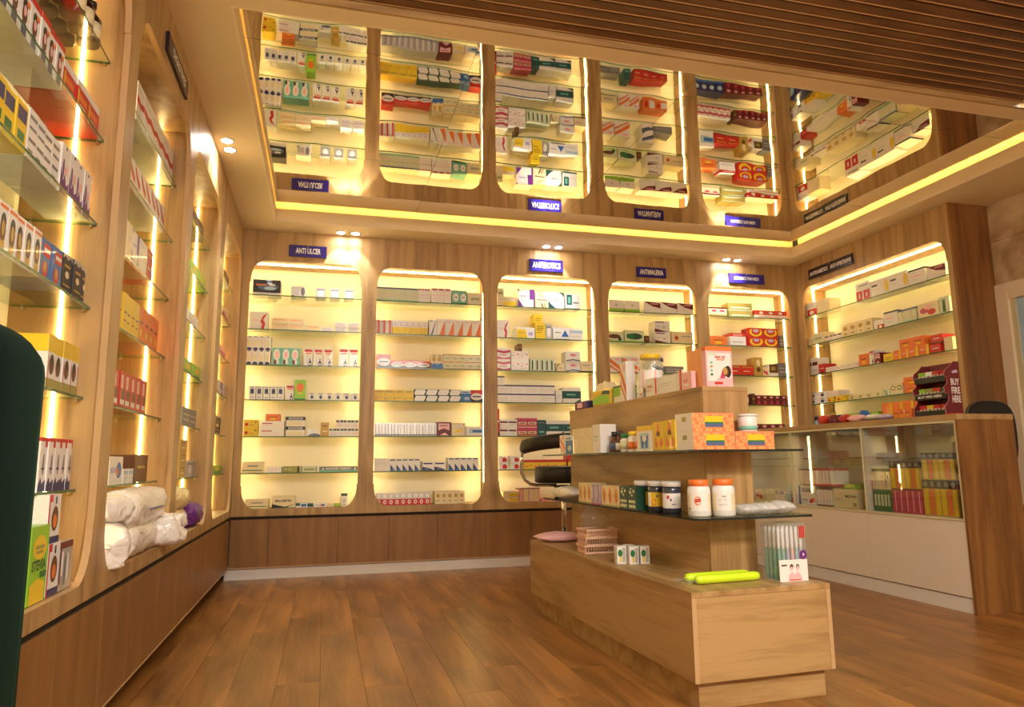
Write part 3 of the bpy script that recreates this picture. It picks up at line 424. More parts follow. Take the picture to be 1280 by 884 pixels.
# ================================================================ DISPLAY BAYS
ZT, ZB, ZG, ZP, DEP = 2.409, .506, .455, .084, .28
SH = [2.1369, 1.8653, 1.5886, 1.3194, 1.0415, .7678]
def hole(x0, x1, z0, z1):
    a, b_, st, P = .105, .15, .007, []
    def corner(cx, cz, sx, sz, t0, t1):
        for i in range(9):
            t = t0+(t1-t0)*i/8; P.append((cx+sx*a*cos(t), cz+sz*b_*sin(t)))
    X0, X1 = x0+st, x1-st
    P.append((x0, z0+b_+.02)); P.append((X0, z0+b_+.02))
    for i in range(9): t = pi/2*i/8; P.append((X0+a-a*cos(t), z0+b_-b_*sin(t)))
    for i in range(9): t = pi/2*(1-i/8); P.append((X1-a+a*cos(t), z0+b_-b_*sin(t)))
    P.append((X1, z0+b_+.02)); P.append((x1, z0+b_+.02)); P.append((x1, z1-b_-.02)); P.append((X1, z1-b_-.02))
    for i in range(9): t = pi/2*i/8; P.append((X1-a+a*cos(t), z1-b_+b_*sin(t)))
    for i in range(9): t = pi/2*(1-i/8); P.append((X0+a-a*cos(t), z1-b_+b_*sin(t)))
    P.append((X0, z1-b_-.02)); P.append((x0, z1-b_-.02))
    return P
def face_frame(bx0, bx1, z0, z1, x0, x1, m):
    b = MB(); outer = [(bx0, z0), (bx1, z0), (bx1, z1), (bx0, z1)]; inner = hole(x0, x1, ZB, ZT); T = .02
    pts = outer+inner
    tri = tessellate_polygon([[Vector((p[0], p[1], 0)) for p in outer], [Vector((p[0], p[1], 0)) for p in inner]])
    for t in tri:
        a, c, d = (pts[i] for i in t)
        if (c[0]-a[0])*(d[1]-a[1])-(c[1]-a[1])*(d[0]-a[0]) < 0: c, d = d, c
        b.face([(a[0], 0, a[1]), (c[0], 0, c[1]), (d[0], 0, d[1])], m)
        b.face([(a[0], T, a[1]), (d[0], T, d[1]), (c[0], T, c[1])], m)
    for loop, mm in ((outer, m), (inner, 'edge')):
        for i in range(len(loop)):
            p, q = loop[i], loop[(i+1) % len(loop)]
            b.face([(p[0], 0, p[1]), (p[0], T, p[1]), (q[0], T, q[1]), (q[0], 0, q[1])], mm)
    return b
_b = MB(); _b.box(-.006, -.004, -.0035, .006, .004, .0035, 'brass'); STUD = _b.mesh('shelf_stud')
def bay(label, bx0, bx1, x0, x1, loc, rot, m='oak', shelf_front=.02, endpanel=False, off=.016, topled=True):
    t = thing('display_bay', label, 'display shelves', loc, rot, 'arched display bays along the walls')
    e = .0005; bx0 += e; bx1 -= e
    face_frame(bx0, bx1, ZG, H-.001, x0, x1, m).build('face_frame', t)
    s0, s1 = x0-off, x1+off
    panel('side_panel', t, s0-.016, .0205, ZB-.016, s0, DEP+.012, H-.01, m); panel('side_panel', t, s1, .0205, ZB-.016, s1+.016, DEP+.012, H-.01, m)
    panel('top_panel', t, s0, .0205, ZT+.001, s1, DEP, ZT+.017, m); panel('ledge', t, s0, .0205, ZB-.016, s1, DEP, ZB, m)
    panel('back_panel', t, s0, DEP, ZB-.016, s1, DEP+.012, H-.01, 'back')
    for sx in (s0+.0005, s1-.0065): panel('led_strip', t, sx, .1355, ZB+.01, sx+.006, .1445, ZT-.004, 'led')
    if topled: panel('led_strip', t, s0+.02, .104, ZT-.006, s1-.02, .116, ZT, 'led')
    for z in SH:
        y0 = shelf_front
        gs = panel('glass_shelf', t, s0+.001, y0+.0, z-.004, s1-.001, DEP-.005, z+.004, 'glass', faces={'f': 'glass_edge', 'l': 'glass_edge', 'r': 'glass_edge'})
        for sx, dx in ((s0, 1), (s1, -1)):
            for yy in (.075, .24): link('shelf_stud', STUD, gs, (sx+dx*.006, yy, z-.0085))
    if endpanel: panel('end_panel', t, bx1+.0001, 0, 0, bx1+.02, .345, H-.001, 'oak_red')
    return t
MB_ = [0.0, .965, 1.964, 2.965, 3.951, 4.949]
OP = [(.056, .907), (1.023, 1.905), (2.022, 2.9035), (3.027, 3.891), (4.010, 4.873)]
BAYN = ['leftmost back-wall display bay under the ANTI ULCER sign', 'second back-wall display bay, without a sign, right of ANTI ULCER', 'middle back-wall display bay under the ANTIBIOTICS sign', 'fourth back-wall display bay under the ANTIMALERIA sign', 'rightmost back-wall display bay beside the room corner']
for i in range(5): bay(BAYN[i], MB_[i], MB_[i+1], OP[i][0], OP[i][1], (0, 0, 0), 0, off=.03)
RL = pi/2
LB = [-1.02, -2.106, -3.207, -4.30, -5.40]; LO = [(-.971, -.04), (-2.066, -1.146), (-3.153, -2.188), (-4.21, -3.261)]
LN = ['left-wall display bay next to the back corner', 'third left-wall display bay with cream and purple bags on its ledge', 'second left-wall display bay with white wadding packs on its ledge', 'nearest left-wall display bay beside the green chair']
for i in range(4): bay(LN[i], LB[i], 0 if i == 0 else LB[i-1], LO[i][0], LO[i][1], (0, 0, 0), RL, shelf_front=.06, topled=False)
bay('display bay on the right side above the glass counter', 0, 1.729, .085, 1.689, (W, 0, 0), -pi/2, m='oak', endpanel=True)
tag(panel('wall_cladding', None, -.02, -7.55, .0, 0, -4.302, H-.001, 'oak'), kind='structure').name = 'trim_1'

# base cabinets
def base(label, joints, loc, rot, kick=.033, km='kick'):
    t = thing('base_cabinet', label, 'base cabinet', loc, rot)
    panel('groove_board', t, joints[0], .012, ZG-.022, joints[-1], .03, ZG-.001, 'groove')
    for a, c in zip(joints[:-1], joints[1:]):
        panel('door_panel', t, a+.001, .002, ZP+.006, c-.001, .018, ZG-.022, 'oak_dk', .001); panel('edge_trim', t, a+.001, 0, ZP, c-.001, .019, ZP+.006, 'edge')
    panel('kick_board', t, joints[0]-(.03 if rot == 0 else 0), kick, 0, joints[-1], kick+.015, ZP+.02, km)
    panel('carcass', t, joints[0], .0182, ZP, joints[-1], .03, ZG-.023, 'oak_dk')
base('long wooden base cabinet under the back-wall bays', [.0, .269, .768, 1.15, 1.528, 1.919, 2.298, 2.72, 3.15, 3.58, 4.01, 4.45, 4.945], (0, 0, 0), 0)
base('long wooden base cabinet under the left-wall bays', [-4.30, -3.9, -3.5, -3.097, -2.715, -2.299, -1.92, -1.54, -1.16, -.78, -.4, -.021], (0, 0, 0), RL, .13, 'oak_dk')
base('short wooden base cabinet behind the glass counter', [.0, .4, .85, 1.29, 1.728], (W, 0, 0), -pi/2)

# signs
def sign(text, x0, x1, z0, z1, wall, label, col='N', tx=(.1, .9), tz=(.27, .76)):
    t = {'B': ((0, -.0005, 0), 0), 'L': ((.0005, 0, 0), RL), 'R': ((W-.0005, 0, 0), -pi/2)}[wall]
    s = thing('wall_sign', label, 'sign', t[0], t[1])
    panel('sign_board', s, x0, -.014, z0, x1, 0, z1, 'sign' if col == 'N' else 'sign2', .002)
    b = MB(); w_ = x1-x0; h_ = z1-z0
    for tt, u0, u1 in (text if isinstance(text, list) else [(text, tx[0], tx[1])]): add_text(b, tt, x0+w_*u0, z0+h_*tz[0], x0+w_*u1, z0+h_*tz[1], -.0145, 'pW')
    b.build('lettering', s)
    b = MB(); b.box((x0+x1)/2-.004, -.0155, z1-.014, (x0+x1)/2+.004, -.014, z1-.008, 'chrome'); b.build('screw', s)
M['sign'] = paint('sign_navy', (46, 34, 130), .25, var=.05); M['sign2'] = paint('sign_dark', (44, 30, 44), .25, var=.05)
sign('ANTI ULCER', .337, .625, 2.452, 2.546, 'B', 'dark blue sign reading ANTI ULCER on the back wall', tx=(.18, .84))
sign('ANTIBIOTICS', 2.308, 2.608, 2.452, 2.558, 'B', 'blue sign reading ANTIBIOTICS on the back wall', tx=(.09, .93))
sign('ANTIMALERIA', 3.306, 3.596, 2.455, 2.549, 'B', 'dark sign reading ANTIMALERIA on the back wall', tx=(.1, .9))
sign([('ANALGESICS', .14, .48), ('/PAIN MEDS', .5, .84)], 4.234, 4.608, 2.452, 2.545, 'B', 'blue sign with two white words, rightmost on the back wall', tz=(.36, .68))
sign([('ANTIDIABETICS', .04, .46), ('ANTI HYPERTENSIVE', .52, .97)], .215, .783, 2.463, 2.556, 'R', 'long dark sign with two white words on the right side unit', 'D', tz=(.3, .68))
sign('DIGESTIVES', -2.82, -2.416, 2.455, 2.535, 'L', 'dark sign with white lettering on the left wall', 'D', tx=(.2, .85))
ITEMS=[
('B1',0,0.0761,0.2836,2.1619,0.1049,1,1,0.12,0.012,'blackGlow','long black carton with bluish glow',0),
('B1',0,0.0726,0.286,2.1409,0.0242,1,1,0.12,0.012,'white','flat white carton under the black one',1),
('B1',0,0.3605,0.4768,2.1409,0.0866,1,1,0.12,0.012,'whitePic','white carton with grey picture',0),
('B1',0,0.5343,0.8624,2.1409,0.0825,3,1,0.12,0.3,'silver','small silver foil carton',0),
('B1',1,0.0637,0.2001,1.8693,0.139,1,1,0.12,0.012,'redCurl','large white carton with red flame',0),
('B1',1,0.2249,0.4722,1.8693,0.0954,2,2,0.12,0.012,'whiteOrangeLine','white carton with thin orange line',0),
('B1',1,0.4722,0.5925,1.8693,0.0451,1,1,0.12,0.012,'whiteOrangeLine','flat white carton with orange line',0),
('B1',1,0.5974,0.692,1.8693,0.0346,1,1,0.12,0.012,'whiteBlueLine','flat white carton with blue line',1),
('B1',1,0.7012,0.9042,1.8693,0.0791,2,2,0.12,0.1,'whiteBlueLine','white carton with pale blue lines',1),
('B1',2,0.0484,0.228,1.5926,0.2227,4,2,0.12,0.012,'whiteNavyFoot','slim white carton with navy foot',1),
('B1',2,0.2391,0.444,1.5926,0.1367,3,1,0.12,0.012,'tealBaby','teal carton with oval picture',0),
('B1',2,0.4704,0.6945,1.5926,0.1396,3,1,0.12,0.1,'dropper','white carton with red top and dark dropper',0),
('B1',2,0.738,0.8945,1.5926,0.1467,2,1,0.12,0.1,'dropper','right-hand white carton with red top and dropper',0),
('B1',3,0.0813,0.339,1.3234,0.1063,5,1,0.12,0.06,'navySquare','white carton with dark square',0),
('B1',3,0.3502,0.4092,1.3234,0.1185,1,1,0.12,0.012,'dropper','white carton with red blot',0),
('B1',3,0.4163,0.4964,1.3234,0.1586,1,1,0.12,0.012,'limeOrange','tall bright green carton',0),
('B1',3,0.5132,0.9084,1.3234,0.061,6,1,0.12,0.1,'navyDot','small white carton with violet dot',1),
('B1',4,0.0564,0.1578,1.0455,0.127,1,2,0.12,0.012,'yellowRed','yellow carton with red marks',0),
('B1',4,0.1721,0.3491,1.0455,0.1161,1,2,0.12,0.012,'pinkLines','wide white carton with pink lines',0),
('B1',4,0.2106,0.3177,1.1616,0.0537,1,1,0.12,0.012,'orange','small orange carton on white cartons',0),
('B1',4,0.3555,0.5024,1.0455,0.1494,1,2,0.12,0.012,'blackBand','white carton with black lettered band',0),
('B1',4,0.5178,0.6095,1.0455,0.0599,1,1,0.12,0.012,'whiteBlob','low white carton with grey swoosh',0),
('B1',4,0.6184,0.6814,1.0455,0.1071,1,1,0.12,0.012,'tan','tan upright carton',0),
('B1',4,0.6844,0.9063,1.0455,0.0602,4,1,0.12,0.012,'blackTop','small white carton with black top',1),
('B1',4,0.7357,0.9063,1.1057,0.0675,3,1,0.12,0.012,'blackTop','stacked white carton with black top',1),
('B1',5,0.0594,0.2079,0.7718,0.0848,1,1,0.12,0.012,'greenLine','cream carton with green line',0),
('B1',5,0.233,0.3411,0.7718,0.0425,1,1,0.12,0.012,'grid','pale carton with faint grid',0),
('B1',5,0.348,0.472,0.7718,0.0469,1,1,0.12,0.012,'olive','olive green carton with black end',0),
('B1',5,0.479,0.6045,0.7718,0.0471,1,1,0.12,0.012,'olive2','pale olive carton',0),
('B1',5,0.6152,0.9086,0.7718,0.0414,1,1,0.12,0.012,'silverStrip','long silver green carton with white lettering',0),
('B1',6,0.0912,0.2577,0.508,0.07,1,1,0.12,0.012,'greenLine','wide cream carton with green line',0),
('B1',6,0.2804,0.45,0.508,0.0892,1,1,0.12,0.012,'blackSwoosh','cream lettered carton with black swoosh',0),
('B1',6,0.4529,0.583,0.508,0.0332,1,1,0.12,0.012,'tealBlock','low carton with teal blocks',1),
('B1',6,0.5865,0.6784,0.508,0.0291,1,1,0.12,0.012,'whiteBluePic','low white and blue carton',1),
('B1',6,0.682,0.7307,0.508,0.02,1,1,0.12,0.012,'cream','tiny cream carton',1),
('B1',6,0.7343,0.7826,0.508,0.02,1,1,0.12,0.012,'lime','tiny lime carton',1),
('B1',6,0.7886,0.8335,0.508,0.0978,1,1,0.12,0.012,'greenTop','slim white carton with dark green top',1),
('B2',0,1.0264,1.3662,2.1409,0.117,13,1,0.12,0.012,'slimBlue','slim pale carton with blue top',1),
('B2',0,1.3662,1.4642,2.1409,0.1218,4,1,0.12,0.012,'slimPink','very slim pink-topped carton',1),
('B2',0,1.4742,1.6398,2.1409,0.1294,3,1,0.12,0.012,'slimPink','pale carton with pink top',0),
('B2',0,1.6492,1.7743,2.1409,0.1183,2,1,0.12,0.012,'greenOval','green carton with white oval',0),
('B2',0,1.7791,1.9103,2.1409,0.1065,1,1,0.12,0.012,'creamText','cream lettered carton',0),
('B2',1,1.0179,1.1533,1.8693,0.1129,3,1,0.12,0.012,'redStripe','white carton with upright red stripe',1),
('B2',1,1.1578,1.4475,1.8693,0.1165,6,1,0.12,0.012,'yellowHalf','white over yellow carton',1),
('B2',1,1.4568,1.5243,1.8693,0.1322,1,1,0.12,0.012,'navySlash','white carton with navy slash',0),
('B2',1,1.5243,1.9022,1.8693,0.1414,5,1,0.12,0.012,'orangeSlash','white carton with orange triangle',0),
('B2',2,1.0387,1.1453,1.5926,0.1075,1,1,0.12,0.012,'redSwoosh','tall white carton with red top and black foot',0),
('B2',2,1.1485,1.4633,1.5926,0.0609,3,1,0.12,0.012,'redSwoosh','low white carton with red top and black foot',0),
('B2',2,1.4764,1.5727,1.5926,0.123,2,1,0.12,0.012,'blueFoot','cream carton with bright blue foot',1),
('B2',2,1.5753,1.903,1.5926,0.1244,5,2,0.12,0.012,'creamOval','cream carton with pale oval',1),
('B2',3,1.0235,1.3351,1.3234,0.0914,4,1,0.12,0.012,'yellowText','yellow carton with green lettering',0),
('B2',3,1.3389,1.7239,1.3234,0.0994,4,2,0.12,0.012,'leaf','white carton with leaf-shaped panel',1),
('B2',3,1.7239,1.8055,1.3234,0.0957,1,1,0.12,0.012,'blue','blue and white carton',0),
('B2',3,1.8055,1.9066,1.3234,0.1004,1,1,0.12,0.012,'redSwoosh','white carton with red top,far right',0),
('B2',4,1.0286,1.5228,1.0455,0.1041,10,1,0.12,0.012,'silverPouch','silvery wrapped pack',0),
('B2',4,1.5254,1.6416,1.0455,0.1134,1,1,0.12,0.012,'maroonFrame','maroon framed carton',0),
('B2',4,1.6456,1.7611,1.0455,0.1074,1,1,0.12,0.012,'yellowSwoosh','white carton with yellow swoosh',0),
('B2',4,1.7637,1.9053,1.0455,0.0784,1,1,0.12,0.012,'blueBand','low white carton with blue band',0),
('B2',5,1.0306,1.1521,0.7718,0.0996,3,1,0.12,0.012,'white','plain white carton',1),
('B2',5,1.1521,1.3922,0.7718,0.0947,5,1,0.12,0.012,'navyTri','white carton with navy triangle',1),
('B2',5,1.4114,1.6013,0.7718,0.0709,2,1,0.12,0.012,'navySwoosh','wide white carton with navy swoosh',0),
('B2',5,1.6175,1.8674,0.7718,0.0998,5,1,0.12,0.012,'navyTri','right-hand white carton with navy triangle',1),
('B2',6,1.0483,1.4772,0.508,0.0936,9,1,0.12,0.012,'redRing','silver and red carton with white ring',1),
('B2',6,1.5142,1.7547,0.508,0.0981,5,1,0.12,0.012,'creamYellow','tall cream carton with yellow marks',1),
('B3',0,2.0354,2.2007,2.1409,0.0855,1,1,0.12,0.012,'yellowBot','cream carton with yellow base',0),
('B3',0,2.0354,2.0943,2.2238,0.0748,1,1,0.12,0.012,'olive2','small olive carton stacked on top',1),
('B3',0,2.2163,2.3698,2.1409,0.1599,1,1,0.12,0.012,'purple','white carton with purple corners',0),
('B3',0,2.3756,2.4926,2.1409,0.1438,1,1,0.12,0.012,'stripes','cream carton with gold stripes',0),
('B3',0,2.4926,2.6372,2.1409,0.147,1,1,0.12,0.012,'tealCorner','white carton with teal corner',0),
('B3',0,2.6527,2.7858,2.1409,0.1399,1,1,0.12,0.012,'tealSquare','white carton with teal square',0),
('B3',1,2.0333,2.1378,1.8693,0.1539,1,1,0.12,0.012,'redCurl','white carton with red curl',0),
('B3',1,2.2003,2.3654,1.8693,0.0966,1,1,0.12,0.012,'yellowWhite','yellow and white carton',0),
('B3',1,2.3711,2.4607,1.8693,0.1366,1,1,0.12,0.012,'yellowLines','yellow lined carton',0),
('B3',1,2.3568,2.4362,2.0052,0.0813,1,1,0.12,0.012,'yellow','yellow carton stacked on top',1),
('B3',1,2.4628,2.5184,1.8693,0.1354,1,1,0.12,0.012,'silver','silver pack',0),
('B3',1,2.5285,2.6828,1.8693,0.1089,1,1,0.12,0.012,'blueTriangle','white carton with blue triangle',0),
('B3',1,2.6843,2.8029,1.8693,0.1028,1,1,0.12,0.012,'whiteBlueTop','white carton with blue top line',0),
('B3',2,2.0311,2.1474,1.5926,0.1915,1,2,0.12,0.012,'redWaves','white carton with crimson waves',0),
('B3',2,2.1523,2.3064,1.5926,0.167,2,2,0.12,0.012,'whiteLines','white carton with pink lines',1),
('B3',2,2.2151,2.2501,1.7597,0.0619,1,1,0.12,0.012,'brown','tiny brown box on white cartons',1),
('B3',2,2.3205,2.5379,1.5926,0.1085,5,1,0.12,0.012,'greenText','white carton with green lettering',1),
('B3',2,2.5487,2.6281,1.5926,0.0732,1,1,0.12,0.012,'creamArc','small cream carton with arc',1),
('B3',2,2.6397,2.7739,1.5926,0.1775,1,2,0.12,0.012,'blueWave','white carton with blue wave',0),
('B3',2,2.7791,2.8956,1.5926,0.0948,1,1,0.12,0.012,'creamLine','low cream carton with brown base',0),
('B3',3,2.0311,2.5344,1.3234,0.1481,4,2,0.16,0.012,'navyTopLine','white carton with navy top line',0),
('B3',3,2.0311,2.0935,1.4678,0.0767,1,1,0.12,0.012,'navyTopLine','white carton with navy line on the very top',1),
('B3',3,2.5422,2.6003,1.3234,0.1119,1,1,0.12,0.012,'white','plain white upright carton',1),
('B3',3,2.606,2.771,1.3234,0.1322,1,1,0.12,0.012,'tealBand','white carton with dark teal band',0),
('B3',4,2.0289,2.0472,1.0455,0.2243,1,1,0.12,0.012,'red','thin red carton on its edge',1),
('B3',4,2.0506,2.1992,1.0455,0.1386,2,2,0.12,0.012,'maroonLine','white carton with maroon line',1),
('B3',4,2.2034,2.3729,1.0455,0.1533,2,2,0.12,0.012,'magenta','magenta carton with cream label',0),
('B3',4,2.3743,2.4494,1.0455,0.1331,1,1,0.12,0.012,'darkTeal','dark teal carton',0),
('B3',4,2.4522,2.7664,1.0455,0.1272,2,1,0.12,0.012,'tealBand','white carton with dark teal band',0),
('B3',5,2.0281,2.2322,0.7718,0.1093,2,2,0.12,0.2,'redBlob','white carton with red blot',1),
('B3',5,2.2597,2.6232,0.7718,0.0768,5,1,0.12,0.012,'yellowRedTop','yellow carton with red top',1),
('B3',5,2.6374,2.8599,0.7718,0.1308,2,1,0.12,0.012,'redOrange','red and orange carton',0),
('B3',6,2.073,2.2048,0.508,0.0875,1,2,0.12,0.012,'yellowBot','cream carton with yellow base',1),
('B3',6,2.2082,2.3866,0.508,0.1101,1,1,0.12,0.012,'pinkPanels','pinkish shrink-wrapped carton block',0),
('B3',6,2.4004,2.5256,0.508,0.022,1,1,0.12,0.012,'pink','low pink carton',1),
('B4',0,3.0482,3.3599,2.1409,0.1066,2,1,0.12,0.1,'greenBase','white carton with green base',0),
('B4',0,3.3942,3.8875,2.1409,0.1092,3,1,0.12,0.03,'maroonWedge','white carton with maroon wedge',0),
('B4',1,3.039,3.1863,1.8693,0.0901,1,1,0.12,0.012,'greenBrown','green and brown carton',0),
('B4',1,3.1947,3.3827,1.8693,0.1089,1,1,0.12,0.012,'greenBlob','pale green carton with dark blot',0),
('B4',1,3.3873,3.434,1.8693,0.0647,1,1,0.12,0.012,'brown','tiny brown carton',1),
('B4',1,3.4871,3.6406,1.8693,0.205,1,2,0.12,0.012,'brownWave','white carton with brown wave',0),
('B4',1,3.6541,3.8701,1.8693,0.1117,1,1,0.12,0.012,'orangeDot','cream carton with orange dot',0),
('B4',2,3.0372,3.157,1.5926,0.1441,1,1,0.12,0.012,'orangeStripes','white carton with orange diagonal stripes',0),
('B4',2,3.1691,3.3293,1.5926,0.1468,1,1,0.12,0.012,'orangeStripes','second white carton with orange stripes',1),
('B4',2,3.4474,3.5619,1.5926,0.1776,1,2,0.12,0.012,'navyDiag','white carton with navy diagonal',0),
('B4',2,3.5697,3.7591,1.5926,0.0711,1,1,0.12,0.012,'grey','low grey carton',0),
('B4',3,3.0318,3.2043,1.3234,0.0879,1,1,0.12,0.012,'greenLine','cream carton',1),
('B4',3,3.2194,3.4331,1.3234,0.1049,2,1,0.12,0.012,'orangeStripes','white carton with orange diagonal',1),
('B4',3,3.4717,3.7213,1.3234,0.1088,2,1,0.12,0.012,'orangeSquare','white carton with orange square',1),
('B4',4,3.0224,3.2462,1.0455,0.0671,2,1,0.12,0.012,'grey','grey carton',1),
('B4',4,3.284,3.3522,1.0455,0.1021,1,1,0.12,0.012,'darkTeal','dark green carton',1),
('B4',4,3.3826,3.7303,1.0455,0.0817,4,1,0.12,0.012,'redLine','small red carton',1),
('B5',0,4.0404,4.231,2.1409,0.0873,1,1,0.12,0.012,'maroonTop','cream carton with maroon top',0),
('B5',0,4.2477,4.501,2.1409,0.1419,1,2,0.12,0.012,'olivePrint','olive printed carton',0),
('B5',0,4.5231,4.8727,2.1409,0.0783,1,1,0.12,0.012,'redLong','long red and white carton',0),
('B5',1,4.0375,4.2136,1.8693,0.0876,1,1,0.12,0.012,'orange','flat orange carton',0),
('B5',1,4.2452,4.415,1.8693,0.1211,1,1,0.12,0.012,'redTop','white carton with red top',0),
('B5',1,4.4437,4.7607,1.8693,0.1775,2,2,0.12,0.012,'redArc','red carton with yellow arc',0),
('B5',1,4.7702,4.8187,1.8693,0.111,1,1,0.12,0.012,'grey','small grey carton',1),
('B5',2,4.0161,4.1959,1.5926,0.1554,1,1,0.12,0.012,'blueBand','white and blue carton',1),
('B5',2,4.2124,4.4772,1.5926,0.0991,2,1,0.12,0.012,'redLine','red carton with gold line',0),
('B5',2,4.4831,4.5718,1.5926,0.1757,1,1,0.12,0.012,'gold','gold rounded carton',0),
('B5',2,4.5761,4.6313,1.5926,0.0859,1,1,0.12,0.012,'roses','small cream carton with red roses',1),
('B5',2,4.6398,4.7365,1.5926,0.115,1,1,0.12,0.012,'brownPic','carton with brown picture',0),
('B5',2,4.7416,4.8244,1.5926,0.1279,1,1,0.12,0.012,'grey','grey lined carton',0),
('B5',3,4.0244,4.4014,1.3234,0.1176,6,1,0.12,0.012,'redWaves','white and red carton',1),
('B5',3,4.4389,4.4731,1.3234,0.1064,1,1,0.12,0.012,'brown','narrow brown carton',1),
('B5',3,4.4765,4.807,1.3234,0.0918,5,1,0.12,0.012,'darkRed','dark red patterned carton',1),
('B5',4,4.0077,4.3325,1.0455,0.1189,4,1,0.12,0.012,'navyBox','dark blue carton',1),
('B5',4,4.3408,4.7677,1.0455,0.1056,5,1,0.12,0.012,'darkRed','dark red carton',1),
('R1',0,-0.2159,-0.012,2.1409,0.1297,1,1,0.12,0.012,'redFoot','cream carton with red corner',0),
('R1',0,-0.3884,-0.2214,2.1409,0.1246,2,1,0.12,0.012,'cream','upright cream carton',1),
('R1',0,-0.8795,-0.7169,2.1409,0.1575,1,1,0.12,0.012,'redSquares','white carton with two red squares',0),
('R1',0,-1.2778,-0.8813,2.1409,0.1396,2,1,0.12,0.012,'yellowDrop','wide white carton with yellow drop',0),
('R1',0,-1.4374,-1.2817,2.1409,0.1233,1,1,0.12,0.012,'blackTopLine','white carton with black top edge',0),
('R1',0,-1.6232,-1.4588,2.1409,0.1046,1,1,0.12,0.012,'maroonWedge','white carton with maroon wedge',0),
('R1',1,-0.1196,-0.0105,1.8693,0.0752,1,1,0.12,0.012,'cream','small cream carton',1),
('R1',1,-0.2802,-0.1196,1.8693,0.1042,1,1,0.12,0.012,'creamText','rounded cream carton',0),
('R1',1,-0.508,-0.2962,1.8693,0.0535,2,1,0.12,0.012,'blackTop','low cream carton with black marks',1),
('R1',1,-0.8732,-0.508,1.8693,0.1131,4,1,0.12,0.012,'creamYellow','cream carton with yellow print',0),
('R1',1,-0.9956,-0.8883,1.8693,0.0772,1,1,0.12,0.012,'redFoot','white carton with red foot',0),
('R1',1,-1.1416,-1.0007,1.8693,0.1234,1,1,0.12,0.012,'blackTopLine','white carton with black top edge',0),
('R1',1,-1.322,-1.1416,1.8693,0.1087,4,1,0.12,0.012,'slimBlue','narrow white carton with grey edge',1),
('R1',1,-1.5312,-1.3372,1.8693,0.1146,1,1,0.12,0.012,'roses','clear pack with pink roses',0),
('R1',1,-1.624,-1.5362,1.8693,0.1239,1,1,0.12,0.012,'greenText','pale green striped carton',0),
('R1',2,-0.1732,-0.0137,1.5926,0.1587,2,1,0.12,0.012,'maroonLine','white and maroon carton',0),
('R1',2,-0.2666,-0.1786,1.5926,0.0887,1,1,0.12,0.012,'red','small maroon carton',1),
('R1',2,-0.6743,-0.2698,1.5926,0.0478,5,1,0.12,0.012,'whiteLines','low white carton',1),
('R1',2,-0.7987,-0.6854,1.5926,0.1029,1,1,0.12,0.012,'orange','orange carton',0),
('R1',2,-0.8546,-0.804,1.5926,0.1199,1,1,0.12,0.012,'dropper','slim white dropper carton',1),
('R1',2,-0.9276,-0.859,1.5926,0.0901,1,1,0.12,0.012,'maroonFrame','cream and maroon carton',1),
('R1',2,-1.0595,-0.9567,1.5926,0.0663,1,1,0.12,0.012,'yellow','yellow carton',1),
('R1',2,-1.2084,-1.0595,1.5926,0.0791,2,1,0.12,0.012,'orangeYellow','lower orange carton',1),
('R1',2,-1.4072,-1.2084,1.5926,0.0829,2,1,0.12,0.012,'orangeYellow','orange carton with yellow edge',0),
('R1',2,-1.3751,-1.1325,1.6717,0.0749,2,1,0.12,0.012,'orange','orange carton stacked above',0),
('R1',2,-1.5127,-1.4109,1.5926,0.07,1,1,0.12,0.012,'red','red carton',0),
('R1',2,-1.5281,-1.429,1.6658,0.066,1,1,0.12,0.012,'red','red carton stacked above',0),
('R1',2,-1.617,-1.5419,1.5926,0.1037,1,1,0.12,0.012,'cream','tall cream carton',0),
('R1',3,-0.2631,-0.006,1.3234,0.1111,2,2,0.12,0.012,'navyDot','white carton with navy dots',1),
('R1',3,-0.5027,-0.2631,1.3234,0.0517,2,1,0.12,0.012,'yellowRed','flat yellow carton',1),
('R1',3,-0.4108,-0.2673,1.3763,0.0527,1,1,0.12,0.012,'grid','grey lined carton on yellow one',1),
('R1',3,-0.9153,-0.525,1.3234,0.041,4,1,0.12,0.012,'greenText2','low cream carton with green letters',1),
('R1',3,-0.9927,-0.9187,1.3234,0.0574,1,1,0.12,0.012,'greenText','cream carton with green print',1),
('R1',3,-1.1257,-0.9943,1.3234,0.0912,2,1,0.12,0.012,'greenOval2','cream carton with green oval',1),
('R1',3,-1.2979,-1.1359,1.3234,0.1236,1,2,0.12,0.012,'orange','orange carton block',0),
('R1',4,-0.3886,-0.0306,1.0455,0.1649,3,1,0.12,0.012,'navyBox','blue carton',1),
('R1',4,-0.8515,-0.4381,1.0455,0.164,3,1,0.12,0.012,'limeOrange','green carton',1),
('R1',4,-1.536,-0.8941,1.0455,0.223,6,1,0.12,0.012,'orangeYellow','orange carton',1),
('L1',1,-4.0301,-3.5583,1.8693,0.125,8,1,0.12,0.012,'portraitRed','red and white carton with portrait',0),
('L1',1,-3.552,-3.2484,1.8693,0.1,3,1,0.12,0.012,'orangeRows','white and orange carton',0),
('L1',2,-3.9498,-3.7565,1.5926,0.12,3,1,0.12,0.012,'yellowNavy','yellow and navy carton',0),
('L1',2,-3.7516,-3.5289,1.5926,0.13,4,1,0.12,0.012,'greyLines','white carton with grey print',0),
('L1',2,-3.5227,-3.2593,1.5926,0.145,4,1,0.12,0.012,'purpleFoot','white carton with purple splash',0),
('L1',3,-3.909,-3.6078,1.3234,0.12,6,1,0.12,0.012,'portrait','white carton with portrait',0),
('L1',3,-3.6025,-3.4457,1.3234,0.115,2,1,0.12,0.012,'blueRed','blue carton with red lettering',0),
('L1',3,-3.4394,-3.2076,1.3234,0.12,3,1,0.12,0.012,'blackWhite','black carton with silver top',0),
